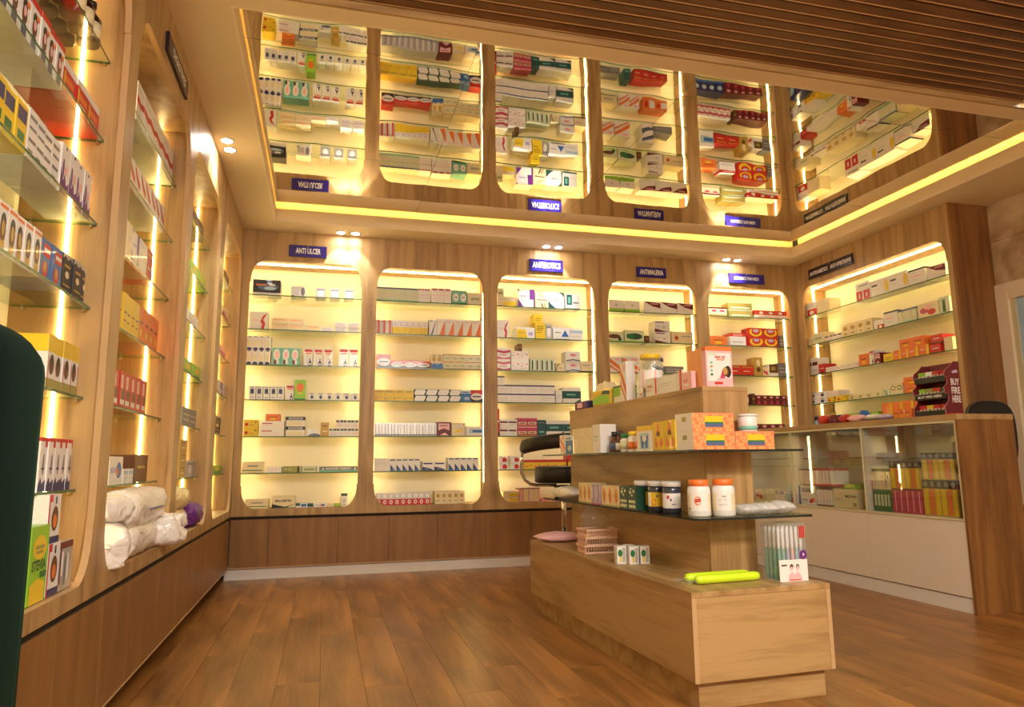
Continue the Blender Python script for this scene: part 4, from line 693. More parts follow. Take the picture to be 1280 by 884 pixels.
('L1',4,-3.4987,-3.1922,1.0455,0.15,5,1,0.12,0.012,'yellowPhoto','yellow topped carton with photo',0),
('L1',5,-3.4788,-3.1838,0.7718,0.145,6,1,0.12,0.012,'darkFoot','white carton with red top and dark script',0),
('L2',0,-2.8433,-2.1643,2.1409,0.16,6,1,0.12,0.012,'redBandH','tall white carton with red band',0),
('L2',1,-2.8733,-2.2918,1.8693,0.115,7,1,0.12,0.012,'redZig','white carton with red zigzag',0),
('L2',2,-2.8756,-2.7647,1.5926,0.15,2,1,0.12,0.012,'cream','thin cream carton',0),
('L2',2,-2.7647,-2.6566,1.5926,0.14,1,1,0.12,0.012,'purple','violet and red carton',0),
('L2',2,-2.6566,-2.5264,1.5926,0.14,2,1,0.12,0.012,'white','thin white carton',0),
('L2',2,-2.5264,-2.428,1.5926,0.14,1,1,0.12,0.012,'redLine','thin red carton',0),
('L2',3,-2.8775,-2.5827,1.3234,0.15,5,1,0.12,0.012,'yellow','thin yellow carton',0),
('L2',3,-2.5827,-2.2456,1.3234,0.15,4,1,0.12,0.012,'orange','thin orange carton',0),
('L2',4,-2.8649,-2.3872,1.0455,0.14,6,1,0.12,0.012,'redMix','red and white carton',0),
('L2',5,-2.8424,-2.6685,0.7718,0.1,1,1,0.12,0.012,'whiteBluePic','pale blue carton with orange picture',0),
('L2',5,-2.6575,-2.5188,0.7718,0.055,2,1,0.12,0.012,'whiteBlueTop','tiny white carton',1),
('L2',5,-2.4943,-2.2826,0.7718,0.11,1,1,0.12,0.012,'brown','brown glossy carton',0),
('L3',0,-1.612,-1.2645,2.1409,0.09,1,1,0.12,0.012,'brown','small brown carton',0),
('L3',1,-1.5974,-1.1431,1.8693,0.08,2,1,0.12,0.012,'lime','green pack',0),
('L3',2,-1.6492,-1.2778,1.5926,0.08,1,1,0.12,0.012,'white','white pack',0),
('L3',3,-1.6318,-1.1051,1.3234,0.08,2,1,0.12,0.012,'lime','green pack',0),
('L3',4,-1.5892,-1.1788,1.0455,0.1,2,1,0.12,0.012,'grey','grey upright pack',0),
('L3',5,-1.5905,-1.3906,0.7718,0.2,1,3,0.12,0.012,'tan','little tan carton',0),
('L3',5,-1.3671,-1.007,0.7718,0.09,2,1,0.12,0.012,'silver','silver tin-like carton',0),
('L4',0,-0.3946,-0.0855,2.1409,0.08,1,1,0.12,0.012,'brownPic','small brown carton',1),
('L4',1,-0.3761,-0.0275,1.8693,0.09,1,1,0.12,0.012,'roses','small pink carton',1),
('L4',2,-0.4339,-0.0587,1.5926,0.08,1,1,0.12,0.012,'pink','small rose carton',1),
('L4',3,-0.4134,0.0433,1.3234,0.1,2,1,0.12,0.012,'purple','purple carton',1),
('L4',4,-0.4627,-0.1542,1.0455,0.13,1,1,0.12,0.012,'blackWhite','black and white carton',0),
('L4',5,-0.4021,-0.0121,0.7718,0.06,1,1,0.12,0.012,'lime','small green pack',1),
]
# ================================================================ GOODS ON THE SHELVES
BN = {'B1': 'ANTI ULCER bay', 'B2': 'second back bay', 'B3': 'ANTIBIOTICS bay', 'B4': 'ANTIMALERIA bay', 'B5': 'back corner bay', 'R1': 'right side bay',
      'L1': 'nearest left bay', 'L2': 'second left bay', 'L3': 'third left bay', 'L4': 'left corner bay'}
SN = ['top shelf', 'second shelf', 'third shelf', 'fourth shelf', 'fifth shelf', 'sixth shelf', 'bottom ledge']
ORD = ['first', 'second', 'third', 'fourth', 'fifth', 'sixth', 'seventh', 'eighth', 'ninth', 'tenth', 'eleventh', 'twelfth', 'thirteenth']
def put(unit, sh, a0, a1, zb, h, n, rows, d, g, des, desc, small):
    k = unit[0]; step = (a1-a0)/n; wv = step*(1-g)-.0006; hh = h/rows-.0006
    for r in range(rows):
        for i in range(n):
            # left to right as seen by someone facing the wall
            a = (a0+step*(i+.5)) if k in 'BL' else (a1-step*(i+.5))
            jt = 0 if n*rows == 1 else random.uniform(-.0025, .0025)
            z = zb+r*h/rows
            if k == 'B': loc, rot = (a, .05+jt, z), 0
            elif k == 'L': loc, rot = (-.08-jt, a, z), pi/2
            else: loc, rot = (W+.05+jt, a, z), -pi/2
            rw = '' if rows == 1 else ('lower ' if r == 0 else ('upper ' if rows == 2 or r == 2 else 'middle '))
            rw = rw if rows == 1 else rw[:-1]+'-row '
            nn = '' if n == 1 else ORD[i]+' '
            lab = (nn+rw+desc).strip()+', '+SN[sh]+', '+BN[unit]
            grp = None if n*rows == 1 else desc+' row, '+SN[sh]+', '+BN[unit]
            foil = des in ('silver', 'silverPouch'); carton(des, wv, d, hh, loc, rot, lab, grp, 'foil pack' if foil else 'carton', 'foil_pack' if foil else 'carton', bool(small))
for it in ITEMS:
    u, sh, a0, a1, zb, h, n, rows, d, g, des, desc, small = it
    put(u, sh, a0, a1, zb, h, n, rows, d, g, des, desc, small)
tag(SMALL.build('small_cartons'), 'the smaller and half-hidden medicine cartons filling out the lit wall shelves', 'cartons', kind='stuff')
M['neon'] = paint('neon_green', (214, 246, 40), .35)
# ================================================================ GLASS COUNTER
def counter():
    t = thing('glass_counter', 'long white counter with glass display front and wooden end panel', 'counter')
    X0, X1, Y0, Y1, HT = 4.033, 4.41, -2.491, -.20, 1.073
    panel('end_panel', t, X0-.004, Y0, 0, X1+.01, Y0+.02, HT-.034, 'oak_red', .001)
    panel('countertop', t, X0-.006, Y0, HT-.033, X1+.012, Y1, HT, 'oak_y', .002)
    panel('end_panel', t, X0, Y1-.02, 0, X1, Y1, HT-.034, 'white_lam')
    js = [Y1-.02, -1.01, -1.742, Y0+.0205]
    for a, c in zip(js[1:], js[:-1]):
        panel('front_panel', t, X0+.002, a+.001, ZP, X0+.018, c-.001, .487, 'white_lam', .001)
        panel('kick_board', t, X0+.012, a+.0005, 0, X0+.03, c-.0005, ZP-.006, 'kick')
    panel('case_floor', t, X0+.004, Y0+.02, .487, X1, Y1-.02, .50, 'kick'); panel('back_panel', t, X1-.012, Y0+.02, .02, X1, Y1-.02, HT-.034, 'white_lam')
    for y in (-1.01, -1.742): panel('divider', t, X0+.012, y-.007, .5, X1-.012, y+.007, HT-.034, 'white_lam')
    for a, c in zip(js[1:], js[:-1]):
        panel('glass_pane', t, X0+.004, a+.006, .502, X0+.009, c-.006, HT-.036, 'case_glass')
        panel('glass_shelf', t, X0+.10, a+.008, .83, X1-.014, c-.008, .836, 'glass', faces={'l': 'glass_edge'})
    for (a, b_, c, d) in [(js[-1], .487, js[0], .500), (js[-1], HT-.047, js[0], HT-.034)]: panel('frame_trim', t, X0-.003, a, b_, X0+.003, c, d, 'creamtrim')
    for y in (-1.01, -1.742, js[-1]+.005, js[0]-.005): panel('frame_trim', t, X0-.002, y-.005, .5, X0+.0035, y+.005, HT-.047, 'creamtrim')
counter()
CX = 4.075
for (des, y0, y1, z0, h, lab) in [
    ('blueRedDot', -.877, -1.03, .501, .135, 'blue and red carton at the left of the counter case'), ('dolanza', -1.04, -1.205, .501, .138, 'white carton lettered DOLANZA in the counter case'),
    ('ribs', -1.215, -1.38, .501, .125, 'striped cream carton pack between the lettered cartons in the counter'), ('midan', -1.388, -1.62, .501, .125, 'wide cream carton lettered MIDAN in the counter case'),
    ('ribs', -1.0405, -1.19, .640, .12, 'cream ribbed pack stacked on the DOLANZA carton'), ('ribsRed', -1.195, -1.40, .640, .125, 'red and white ribbed pack stacked in the middle counter case'),
    ('lime', -1.50, -1.60, .627, .035, 'flat green carton on top of the MIDAN carton'),
    ('greenRibs', -1.765, -1.915, .501, .135, 'green ribbed pack at the bottom of the right counter case'), ('creamRibs', -1.765, -1.915, .637, .13, 'cream ribbed pack on top of the green one in the counter'),
    ('pinkRibs', -1.92, -2.15, .501, .145, 'pink ribbed pack at the bottom of the right counter case'), ('orangeRibs', -1.92, -2.15, .647, .165, 'orange ribbed pack stacked on the pink one'),
    ('orangeRibs', -2.16, -2.40, .501, .205, 'large orange ribbed pack at the bottom right of the counter case'), ('orangeRibs', -2.17, -2.40, .707, .155, 'orange ribbed pack stacked at the far right of the counter case'),
    ('cream', -.60, -.72, .501, .1, 'cream carton in the left compartment of the counter'), ('blackTop', -.73, -.84, .501, .09, 'cream carton with black top in the left counter compartment'), ('roses', -.46, -.58, .501, .09, 'violet and cream pack in the left counter compartment')]:
    carton(des, abs(y1-y0), .13, h-.0008, (CX, (y0+y1)/2, z0), -pi/2, lab, None, 'medicine pack' if 'Ribs' in des else 'carton')
# sweets stand
def stand():
    z0 = 1.0735; t = thing('candy_display_stand', 'maroon cardboard candy stand with three trays on the glass counter', 'display stand', (4.12, -2.345, z0), 0)
    # local x = depth from the front (+x away), y along the counter, side panel at y = 0
    def side(y):
        P = [(-.01, 0), (-.012, .05), (.018, .085), (.02, .115), (-.005, .135), (-.008, .165), (.018, .185), (.02, .215), (.0, .235), (.01, .262), (.05, .29), (.075, .315), (.115, .315), (.115, 0)]
        b = MB(); n = len(P)
        b.face([(p[0], y, p[1]) for p in P], 'pE'); b.face([(p[0], y+.003, p[1]) for p in reversed(P)], 'pE')
        for i in range(n):
            p, q = P[i], P[(i+1) % n]; b.face([(p[0], y, p[1]), (p[0], y+.003, p[1]), (q[0], y+.003, q[1]), (q[0], y, q[1])], 'pF')
        if y == 0:
            for k, w_ in enumerate(('BUY', 'FIRE', 'HERE')):
                add_text(b, w_, .045, .175-k*.05, .106, .215-k*.05, -.0006, 'pW')
            b.face([(-.008, -.0005, 0), (.115, -.0005, 0), (.115, -.0005, .012), (-.008, -.0005, .012)], 'pR')
            b.face([(.06, -.0005, .245), (.10, -.0005, .25), (.098, -.0005, .268), (.062, -.0005, .26)], 'pU')
        b.build('side_panel', t)
    side(0); side(.225)
    panel('back_panel', t, .112, .003, 0, .115, .225, .315, 'pE')
    for k, z in enumerate((.0, .10, .20)):
        x0 = [.0, .006, .012][k]
        tr = panel('tray', t, x0, .003, z, .112, .225, z+.004, 'pE'); 
        b = MB(); b.box(x0-.003, .003, z, x0, .225, z+.036, 'pK')
        b.face([(x0-.0034, .225, z+.036), (x0-.0034, .003, z+.036), (x0-.0034, .003, z+.034), (x0-.0034, .225, z+.034)], 'pS')
        if k == 1:
            v, f, a0, a1, c0, c1 = text_tris('BUY FIRE HERE'); i0 = len(b.v)
            b.v += [(x0-.0036, .20-(q[0]-a0)/(a1-a0)*.17, z+.010+(q[1]-c0)/(c1-c0)*.014) for q in v]
            for p in f: b.f.append(tuple(i0+i for i in p)); b.m.append(b.mi('pW')); b.smooth.append(False)
        b.build('tray_front', t)
        rows = [['pR', 'pR', 'pY', 'pR'], ['pQ', 'pR', 'pX', 'pV'], ['pR', 'pR', 'pW', 'pV']][k]
        for j, c in enumerate(rows):
            pk = thing('candy_packet', ['lowest', 'middle', 'top'][k]+'-tray candy packet in the maroon stand, '+['nearest', 'second nearest', 'third nearest', 'farthest'][j]+' of four', 'candy packet', (4.12+x0+.02, -2.345+.008+.053*j+.025, z0+z+.0045), 0, 'candy packets in the counter stand')
            b = MB(); b.box(0, -.023, 0, .02, .023, .064, c); b.box(-.0004, -.018, .028, 0, .018, .042, 'pW'); b.box(-.0008, -.010, .03, -.0004, .01, .040, 'pA'); b.build('wrapper', pk)
stand()
for i, (y, c) in enumerate(zip((-1.985, -2.03, -2.075), ('orange', 'orange', 'orange'))):
    carton(c, .042, .09, .06, (4.10, y, 1.0735), -pi/2, ['farthest', 'middle', 'nearest'][i]+' orange packet beside the candy stand on the counter', 'orange packets beside the candy stand', 'packet', 'packet')
def pouch(name, label, cat, loc, rot, w_, d, h, m, group=None, seed=0, decal=None, squash=.35):
    """soft bag: pillow with crimped ends, wrinkled"""
    rnd = random.Random(seed); rings = []; n = 22; K = 9
    for k in range(K):
        t = k/(K-1); e = max(.10, (1-abs(2*t-1)**3.2)); x = -w_/2+w_*t; R = []
        for i in range(n):
            a = 2*pi*i/n; cy, cz = cos(a), sin(a); pw_ = .72
            yy = (abs(cy)**pw_)*(1 if cy > 0 else -1)*d/2*(.8+.2*e)*(1+rnd.uniform(-.06, .06)); zz = (abs(cz)**pw_)*(1 if cz > 0 else -1)*h/2*e*(1+rnd.uniform(-.09, .09))
            R.append((x+rnd.uniform(-.004, .004), yy, max(h/2+zz, .0)+.0005))
        rings.append(R)
    b = MB(); b.loft(rings, m); o = b.build(name, None, loc, rot); return tag(o, label, cat, group)
pouch('sweet_packet', 'red and blue sweet packet beside the reed pot on the counter', 'packet', (4.14, -1.50, 1.0735), -pi/2, .10, .07, .06, 'pR', seed=2)
pouch('sweet_packet', 'silvery pink sweet packet in the middle of the counter top', 'packet', (4.12, -1.63, 1.0735), -pi/2, .13, .08, .05, 'pF', seed=3)
pouch('sweet_packet', 'clear packet of sweets near the orange packets', 'packet', (4.13, -1.78, 1.0735), -pi/2, .14, .08, .045, 'pS', seed=4)
pouch('sweet_packet', 'flat violet sweet packet next to the orange packets', 'packet', (4.10, -1.90, 1.0735), -pi/2, .10, .08, .035, 'pU', seed=5)
t = thing('blue_bag', 'bright blue crumpled bag behind the sweet packets', 'bag', (4.24, -1.56, 1.0735)); b = MB(); b.loft([[(r*1.2*cos(2*pi*i/12)*(1+.1*((i*7+k*3) % 5-2)/5), r*sin(2*pi*i/12), z) for i in range(12)] for k, (r, z) in enumerate([(.03, 0), (.04, .02), (.035, .06), (.02, .085)])], 'pB'); b.build('bag_body', t)
t = thing('reed_pot', 'dark glass pot holding one thin stick at the counter end', 'pot', (4.12, -1.40, 1.0735)); b = MB(); b.lathe([(.028, 0), (.034, .01), (.03, .045), (.014, .062), (.02, .08), (.016, .08)], ['pE', 'pE', 'pE', 'pD', 'pD'], 20); b.build('pot_body', t)
b = MB(); b.tube([(0, 0, .03), (-.005, -.012, .11), (-.01, -.04, .19)], .0022, 'pK', 6); b.build('stick', t)
pouch('red_bag', 'rounded dark red bag left of the reed pot', 'bag', (4.14, -1.29, 1.0735), -pi/2, .11, .08, .07, 'pR', seed=8)

# ================================================================ chair behind the counter
def office_chair():
    t = thing('desk_chair', 'black rounded chair back showing behind the wooden counter end', 'chair', (4.66, -2.30, 0), 0)
    b = MB(); b.box(-.19, -.17, .47, .19, .17, .54, 'leather'); b.build('seat', t, bevel=.025)
    rings = []
    for k in range(2):
        y = -.02+.05*k; R = []
        for i in range(26):
            a = 2*pi*i/26; R.append((.185*(abs(cos(a))**.6)*(1 if cos(a) > 0 else -1), y-.0, .97+.21*(abs(sin(a))**.6)*(1 if sin(a) > 0 else -1)))
        rings.append(R)
    b = MB(); b.loft(rings, 'leather', smooth=False); b.build('backrest', t, loc=(0, .16, 0), bevel=.012)
    b = MB(); b.tube([(0, .1, .47), (0, .2, .5), (0, .2, .85)], .015, 'blackpl'); b.build('back_bar', t)
    b = MB(); b.tube([(0, 0, .08), (0, 0, .47)], .025, 'chrome', 14); b.build('column', t)
    for k in range(5):
        a = 2*pi*k/5; b = MB(); b.tube([(0, 0, .09), (.2*cos(a), .2*sin(a), .05)], .014, 'blackpl'); l = b.build('leg', t)
        b = MB(); b.lathe([(.012, 0), (.02, .01), (.02, .03), (.012, .045)], 'blackpl', 12, (.2*cos(a), .2*sin(a), 0)); b.build('caster', l)
office_chair()

# ================================================================ ISLAND
IA = .033; IX, IY = 1.8716, -3.3813
def IP(u, v, z=0): return (IX+u*cos(IA)-v*sin(IA), IY+u*sin(IA)+v*cos(IA), z)
isl = thing('display_island', 'wooden island with low plinth, central tower and two dark glass shelves', 'display island', (IX, IY, 0), IA)
IW, IL, Z1, Z0 = .567, 1.763, .389, .0943
panel('plinth', isl, .027, .027, 0, IW-.027, IL-.027, Z0, 'oak_x', .001)
panel('side_panel', isl, 0, .0, Z0, .018, IL, Z1-.0185, 'oak_y', .0008, {'f': 'edge'}); panel('side_panel', isl, IW-.018, 0, Z0, IW, IL, Z1-.0185, 'oak_y', .0008, {'f': 'edge'})
panel('end_panel', isl, .0182, .002, Z0, IW-.0182, .02, Z1-.0185, 'oak_x', 0); panel('end_panel', isl, .0182, IL-.02, Z0, IW-.0182, IL-.002, Z1-.0185, 'oak_x')
panel('base_top', isl, 0, 0, Z1-.018, IW, IL, Z1, 'oak_y', .0008)
TU0, TU1, TV0, TV1, TZ = .26, .4704, .284, 1.755, 1.131
for z0, z1 in ((Z1+.0003, .6155), (.6245, .8655), (.8745, TZ-.0185)):
    panel('tower_side_panel', isl, TU0, TV0+.018, z0, TU0+.018, TV1, z1, 'oak_y'); panel('tower_side_panel', isl, TU1-.018, TV0+.018, z0, TU1, TV1, z1, 'oak_y')
    panel('tower_end_panel', isl, TU0, TV0, z0, TU1, TV0+.0175, z1, 'oak'); panel('tower_end_panel', isl, TU0+.0185, TV1-.018, z0, TU1-.0185, TV1-.0005, z1, 'oak')
panel('tower_top', isl, TU0-.001, TV0-.001, TZ-.018, TU1+.001, TV1+.001, TZ, 'oak_y', .0008, {'f': 'oak_x'})
def roundplate(u0, v0, u1, v1, z0, z1, r, m, me):
    P = []
    for cx, cy, a0 in ((u1-r, v1-r, 0), (u0+r, v1-r, pi/2), (u0+r, v0+r, pi), (u1-r, v0+r, 1.5*pi)):
        for i in range(7): a = a0+pi/2*i/6; P.append((cx+r*cos(a), cy+r*sin(a)))
    b = MB(); b.face([(p[0], p[1], z1) for p in P], m); b.face([(p[0], p[1], z0) for p in reversed(P)], m)
    for i in range(len(P)):
        p, q = P[i], P[(i+1) % len(P)]; b.face([(p[0], p[1], z0), (q[0], q[1], z0), (q[0], q[1], z1), (p[0], p[1], z1)], me)
    return b
g1 = roundplate(.10, .12, .61, 1.83, .866, .874, .03, 'smoke_glass', 'dark_edge').build('glass_shelf', isl)
g2 = roundplate(.10, .11, .62, 1.83, .616, .624, .03, 'smoke_glass', 'dark_edge').build('glass_shelf', isl)
def IC(des, v0, v1, h, z, lab, u=.115, d=.085, grp=None, cat='carton', extra=0, nm='carton'):
    return carton(des, abs(v1-v0)-.0015, d, h, IP(u, (v0+v1)/2, z), IA-pi/2+extra, lab, grp, cat, nm)
def IF(des, u0, u1, v, d, h, z, lab, grp=None, cat='carton'):
    return carton(des, u1-u0-.001, d, h-.0006, IP((u0+u1)/2, v, z), IA, lab, grp, cat)
UZ, LZ = .8743, .6243
IC('orangeStripes', 1.55, 1.465, .105, UZ, 'slim white and orange carton at far end of upper island shelf')
IC('blue', 1.455, 1.36, .101, UZ, 'blue and white carton near far end of upper island shelf')
for i in range(3): IC('cream', 1.352-.09*i, 1.265-.09*i, .13, UZ, ['farthest', 'middle', 'nearest'][i]+' of three tall cream cartons on the upper island shelf', grp='tall cream cartons on the upper island shelf')
IC('white', 1.08, .985, .14, UZ, 'tall white carton between cream cartons and dark bottles')
def bottle(label, loc, prof, mats, parts=(), cat='bottle', name='bottle', group=None):
    t = thing(name, label, cat, loc, 0, group); b = MB(); b.lathe(prof, mats, 24); b.build('bottle_body', t)
    for nm, pf, mm in parts: b = MB(); b.lathe(pf, mm, 24); b.build(nm, t)
    return t
for i, v in enumerate((.93, .862)):
    bottle(['farther', 'nearer'][i]+' small dark brown bottle on the upper island shelf', IP(.165, v, UZ), [(.022, 0), (.024, .004), (.024, .05), (.012, .066), (.011, .078)], 'pA',
           [('cap', [(.013, .0785), (.014, .08), (.014, .098), (.012, .1)], 'pK'), ('label', [(.0245, .012), (.0245, .044)], 'pW' if i else 'pI')], group=None)
bottle('white bottle with green cap on the upper island shelf', IP(.165, .78, UZ), [(.034, 0), (.038, .005), (.038, .055), (.03, .064)], 'pW', [('cap', [(.032, .0645), (.034, .066), (.034, .082), (.03, .085)], 'pG'), ('label', [(.0385, .012), (.0385, .05)], 'pZ')])
for i, v in enumerate((.695, .628)):
    bottle(['farther', 'nearer'][i]+' white bottle with yellow cap and orange label on upper shelf', IP(.155, v, UZ), [(.028, 0), (.03, .004), (.03, .065), (.024, .072)], 'pW', [('cap', [(.025, .0725), (.027, .074), (.027, .09), (.024, .092)], 'pY'), ('label', [(.0305, .012), (.0305, .045)], 'pO')])
IC('tooth', .592, .452, .108, UZ, 'white carton with blue tooth picture and yellow top')
IC('yellowCone', .445, .352, .117, UZ, 'farther yellow carton with orange pointed figure on upper shelf'); IC('yellowCone', .349, .262, .12, UZ, 'nearer yellow carton with orange pointed figure on upper shelf')
# honeycomb print cartons
def honey(label, u0, u1, v, d, z, h, rw):
    b = MB(); w_ = u1-u0-.001; b.box(-w_/2, 0, 0, w_/2, d, h, 'honeyb', {'l': 'pW'})
    nx, nz = int(w_/.0145), int(h/.0135)
    for i in range(nx+1):
        for j in range(nz+1):
            cx, cz = -w_/2+.006+(i+.5*(j % 2))*.0145, .005+j*.0132
            if cx > w_/2-.005 or cz > h-.003: continue
            b.face([(cx+.0054*cos(k*pi/3+pi/6), -.0004, cz+.0054*sin(k*pi/3+pi/6)) for k in range(6)], 'honey' if (i+j) % 3 else 'honey2')
    u = w_*.04; b.face([(-w_*.2, -.0008, h*.48), (w_*.24, -.0008, h*.48), (w_*.24, -.0008, h*.82), (-w_*.2, -.0008, h*.82)], 'pY')
    b.face([(-w_*.2, -.001, h*.42), (w_*.24, -.001, h*.42), (w_*.24, -.001, h*.5), (-w_*.2, -.001, h*.5)], 'pG')
    b.face([(-w_*.2, -.0012, h*.22), (w_*.24, -.0012, h*.22), (w_*.24, -.0012, h*.42), (-w_*.2, -.0012, h*.42)], 'pI')
    b.face([(-w_/2-.0004, d*.6, h*.55), (-w_/2-.0004, d*.35, h*.55), (-w_/2-.0004, d*.35, h*.8), (-w_/2-.0004, d*.6, h*.8)], 'pX')
    tag(b.build('carton', None, IP((u0+u1)/2, v, z), IA), label, 'carton')
M['honey'] = paint('honey_print', (255, 186, 96), .4); M['honey2'] = paint('honey_print_dark', (240, 128, 70), .4); M['honeyb'] = paint('honey_base', (246, 150, 104), .4)
honey('orange honeycomb-print carton, lower of the two stacked on island shelf', .12, .302, .140, .125, UZ, .069, 0)
honey('orange honeycomb-print carton, upper of the two stacked on island shelf', .12, .302, .142, .125, UZ+.0695, .069, 1)
honey('orange honeycomb-print carton standing alone at right of the stacked pair', .304, .478, .140, .125, UZ, .069, 0)
bottle('white tin with coloured label standing on the right honeycomb carton', IP(.41, .21, UZ+.0697), [(.034, 0), (.036, .002), (.036, .058), (.034, .06)], 'pW', [('label', [(.0364, .006), (.0364, .022)], 'pJ'), ('lid', [(.0368, .0605), (.0368, .068), (.03, .07)], 'pW')], 'tin', 'tin')
# lower shelf
pouch('wipes_pack', 'soft cream and pale blue pack at far end of lower island shelf', 'pack', IP(.172, 1.60, LZ), IA-pi/2, .29, .10, .07, 'wad', seed=11)
for i in range(3): IC('creamDia', 1.28-.055*i, 1.228-.055*i, .10, LZ, ['farthest', 'middle', 'nearest'][i]+' orange patterned slim carton beside lilac cartons', grp='orange patterned slim cartons on the lower island shelf')
for i in range(2): IC('lilac', 1.115-.06*i, 1.058-.06*i, .094, LZ, ['farther', 'nearer'][i]+' lilac carton on the lower island shelf')
for i in range(3): IC('creamDia', .99-.067*i, .925-.067*i, .095, LZ, ['farthest', 'middle', 'nearest'][i]+' cream diamond-print carton between lilac and dark green cartons', grp='cream diamond-print cartons on the lower island shelf')
for i in range(2): IC('floral', .787-.085*i, .704-.085*i, .097, LZ, ['farther', 'nearer'][i]+' dark green floral carton on the lower island shelf')
def jar(label, u, v, r, h, body, cap, lab, capw=.9, marks=()):
    t = thing('pill_jar', label, 'jar', IP(u, v, LZ), IA)
    b = MB(); b.lathe([(r*.88, 0), (r, .006), (r, h*.70), (r*.95, h*.78), (r*.84, h*.82)], body, 28); b.build('jar_body', t)
    b = MB(); b.lathe([(r*capw, h*.822), (r*capw+.002, h*.83), (r*capw+.002, h*.985), (r*capw-.003, h)], cap, 28); b.build('cap', t)
    # label wraps the side that faces the aisle
    b = MB(); z0, z1 = h*.16, h*.62; n = 14; a0, a1 = pi*.88, pi*1.72
    P = [(a0+(a1-a0)*i/n) for i in range(n+1)]
    for i in range(n): 
        p, q = P[i], P[i+1]; rr = r+.0006; c = lab[min(len(lab)-1, i*len(lab)//n)]
        b.face([(rr*cos(p), rr*sin(p), z0), (rr*cos(q), rr*sin(q), z0), (rr*cos(q), rr*sin(q), z1), (rr*cos(p), rr*sin(p), z1)], c, True)
    lb = b.build('label', t)
    if marks:
        b = MB()
        for j, (c, ac, aw, zc, zh) in enumerate(marks):
            b.face([((r+.0011+.0002*j)*cos(ac+aw*cos(k*pi/8)), (r+.0011+.0002*j)*sin(ac+aw*cos(k*pi/8)), h*(zc+zh*sin(k*pi/8))) for k in range(16)], c)
        b.build('label_emblem', lb)
    return t
M['darkjar'] = paint('dark_jar', (58, 60, 76), .25, coat=.4)
jar('dark jar with white lid, farthest of three, yellow label', .165, .655, .035, .124, 'darkjar', 'pW', ['pY', 'pY', 'pY', 'pF'], 1.0, [('pO', 3.9, .25, .35, .14)])
jar('dark jar with white lid, middle of three, orange and yellow label', .165, .53, .035, .126, 'darkjar', 'pW', ['pW', 'pY', 'pY', 'pF'], 1.0, [('pO', 3.9, .3, .3, .12), ('pI', 4.3, .12, .5, .05)])
jar('dark jar with white lid, nearest of three, white label', .165, .40, .037, .128, 'darkjar', 'pW', ['pW', 'pW', 'pW', 'pW'], 1.0, [('pM', 3.8, .16, .5, .06), ('pP', 4.1, .1, .42, .04), ('pH', 4.4, .25, .28, .02)])
jar('large white jar with orange lid and orange emblem label', .172, .205, .043, .138, 'pW', 'pO', ['pC', 'pW', 'pW', 'pW', 'pC'], .82, [('pO', 4.05, .30, .43, .12), ('pR', 4.05, .22, .44, .05), ('pG', 3.3, .1, .22, .02)])
jar('large white jar with orange lid and plain outlined label, right one', .262, .180, .043, .140, 'pW', 'pO', ['pC', 'pW', 'pW', 'pC'], .82, [('pS', 4.1, .34, .45, .03), ('pS', 4.1, .34, .32, .02), ('pH', 4.2, .2, .54, .012)])
for i in range(3):
    pouch('clear_packet', ['left', 'middle', 'right'][i]+' clear wrapped white packet at the front of the lower shelf', 'packet', IP(.365+.078*i, .195, LZ), IA+pi/2, .12, .085, .042+.004*i, 'film2', 'clear wrapped packets on the lower island shelf', 20+i)
# tower top
TT = TZ+.0006
def shoe_bag():
    t = thing('tissue_pack', 'dark purple printed pack at the far end of the tower top', 'pack', IP(.33, 1.63, TT), IA-pi/2)
    b = MB(); b.box(-.10, -.05, 0, .09, .05, .05, 'pN', {'f': 'pP'}); b.face([(-.05, -.0506, .012), (.03, -.0506, .012), (.03, -.0506, .04), (-.05, -.0506, .04)], 'pF'); b.build('pack_body', t, bevel=.012)
shoe_bag()
pouch('cream_bag', 'cream bag standing behind the dark purple pack on tower top', 'bag', IP(.39, 1.50, TT), IA-pi/2, .24, .09, .155, 'pC', seed=31)
def wipes():
    t = thing('wipes_pack', 'yellow and green wipes pack on the tower top', 'pack', IP(.30, 1.31, TT), IA-pi/2+.1)
    b = MB(); b.box(-.105, -.03, 0, .105, .03, .088, 'pY', {'f': 'pY'}); b.face([(-.09, -.0306, .008), (.09, -.0306, .008), (.08, -.0306, .05), (-.02, -.0306, .06), (-.09, -.0306, .04)], 'pV'); b.face([(.0, -.0308, .06), (.09, -.0308, .055), (.09, -.0308, .075), (.02, -.0308, .08)], 'pQ'); b.build('pack_body', t, bevel=.012)
wipes()
IC('limeWhite', 1.175, 1.07, .088, TT, 'lime green and white carton left of the clear jar', u=.28)
IC('orangeStripes', 1.055, .985, .20, TT, 'tall white and orange carton behind the clear jar', u=.265, d=.05)
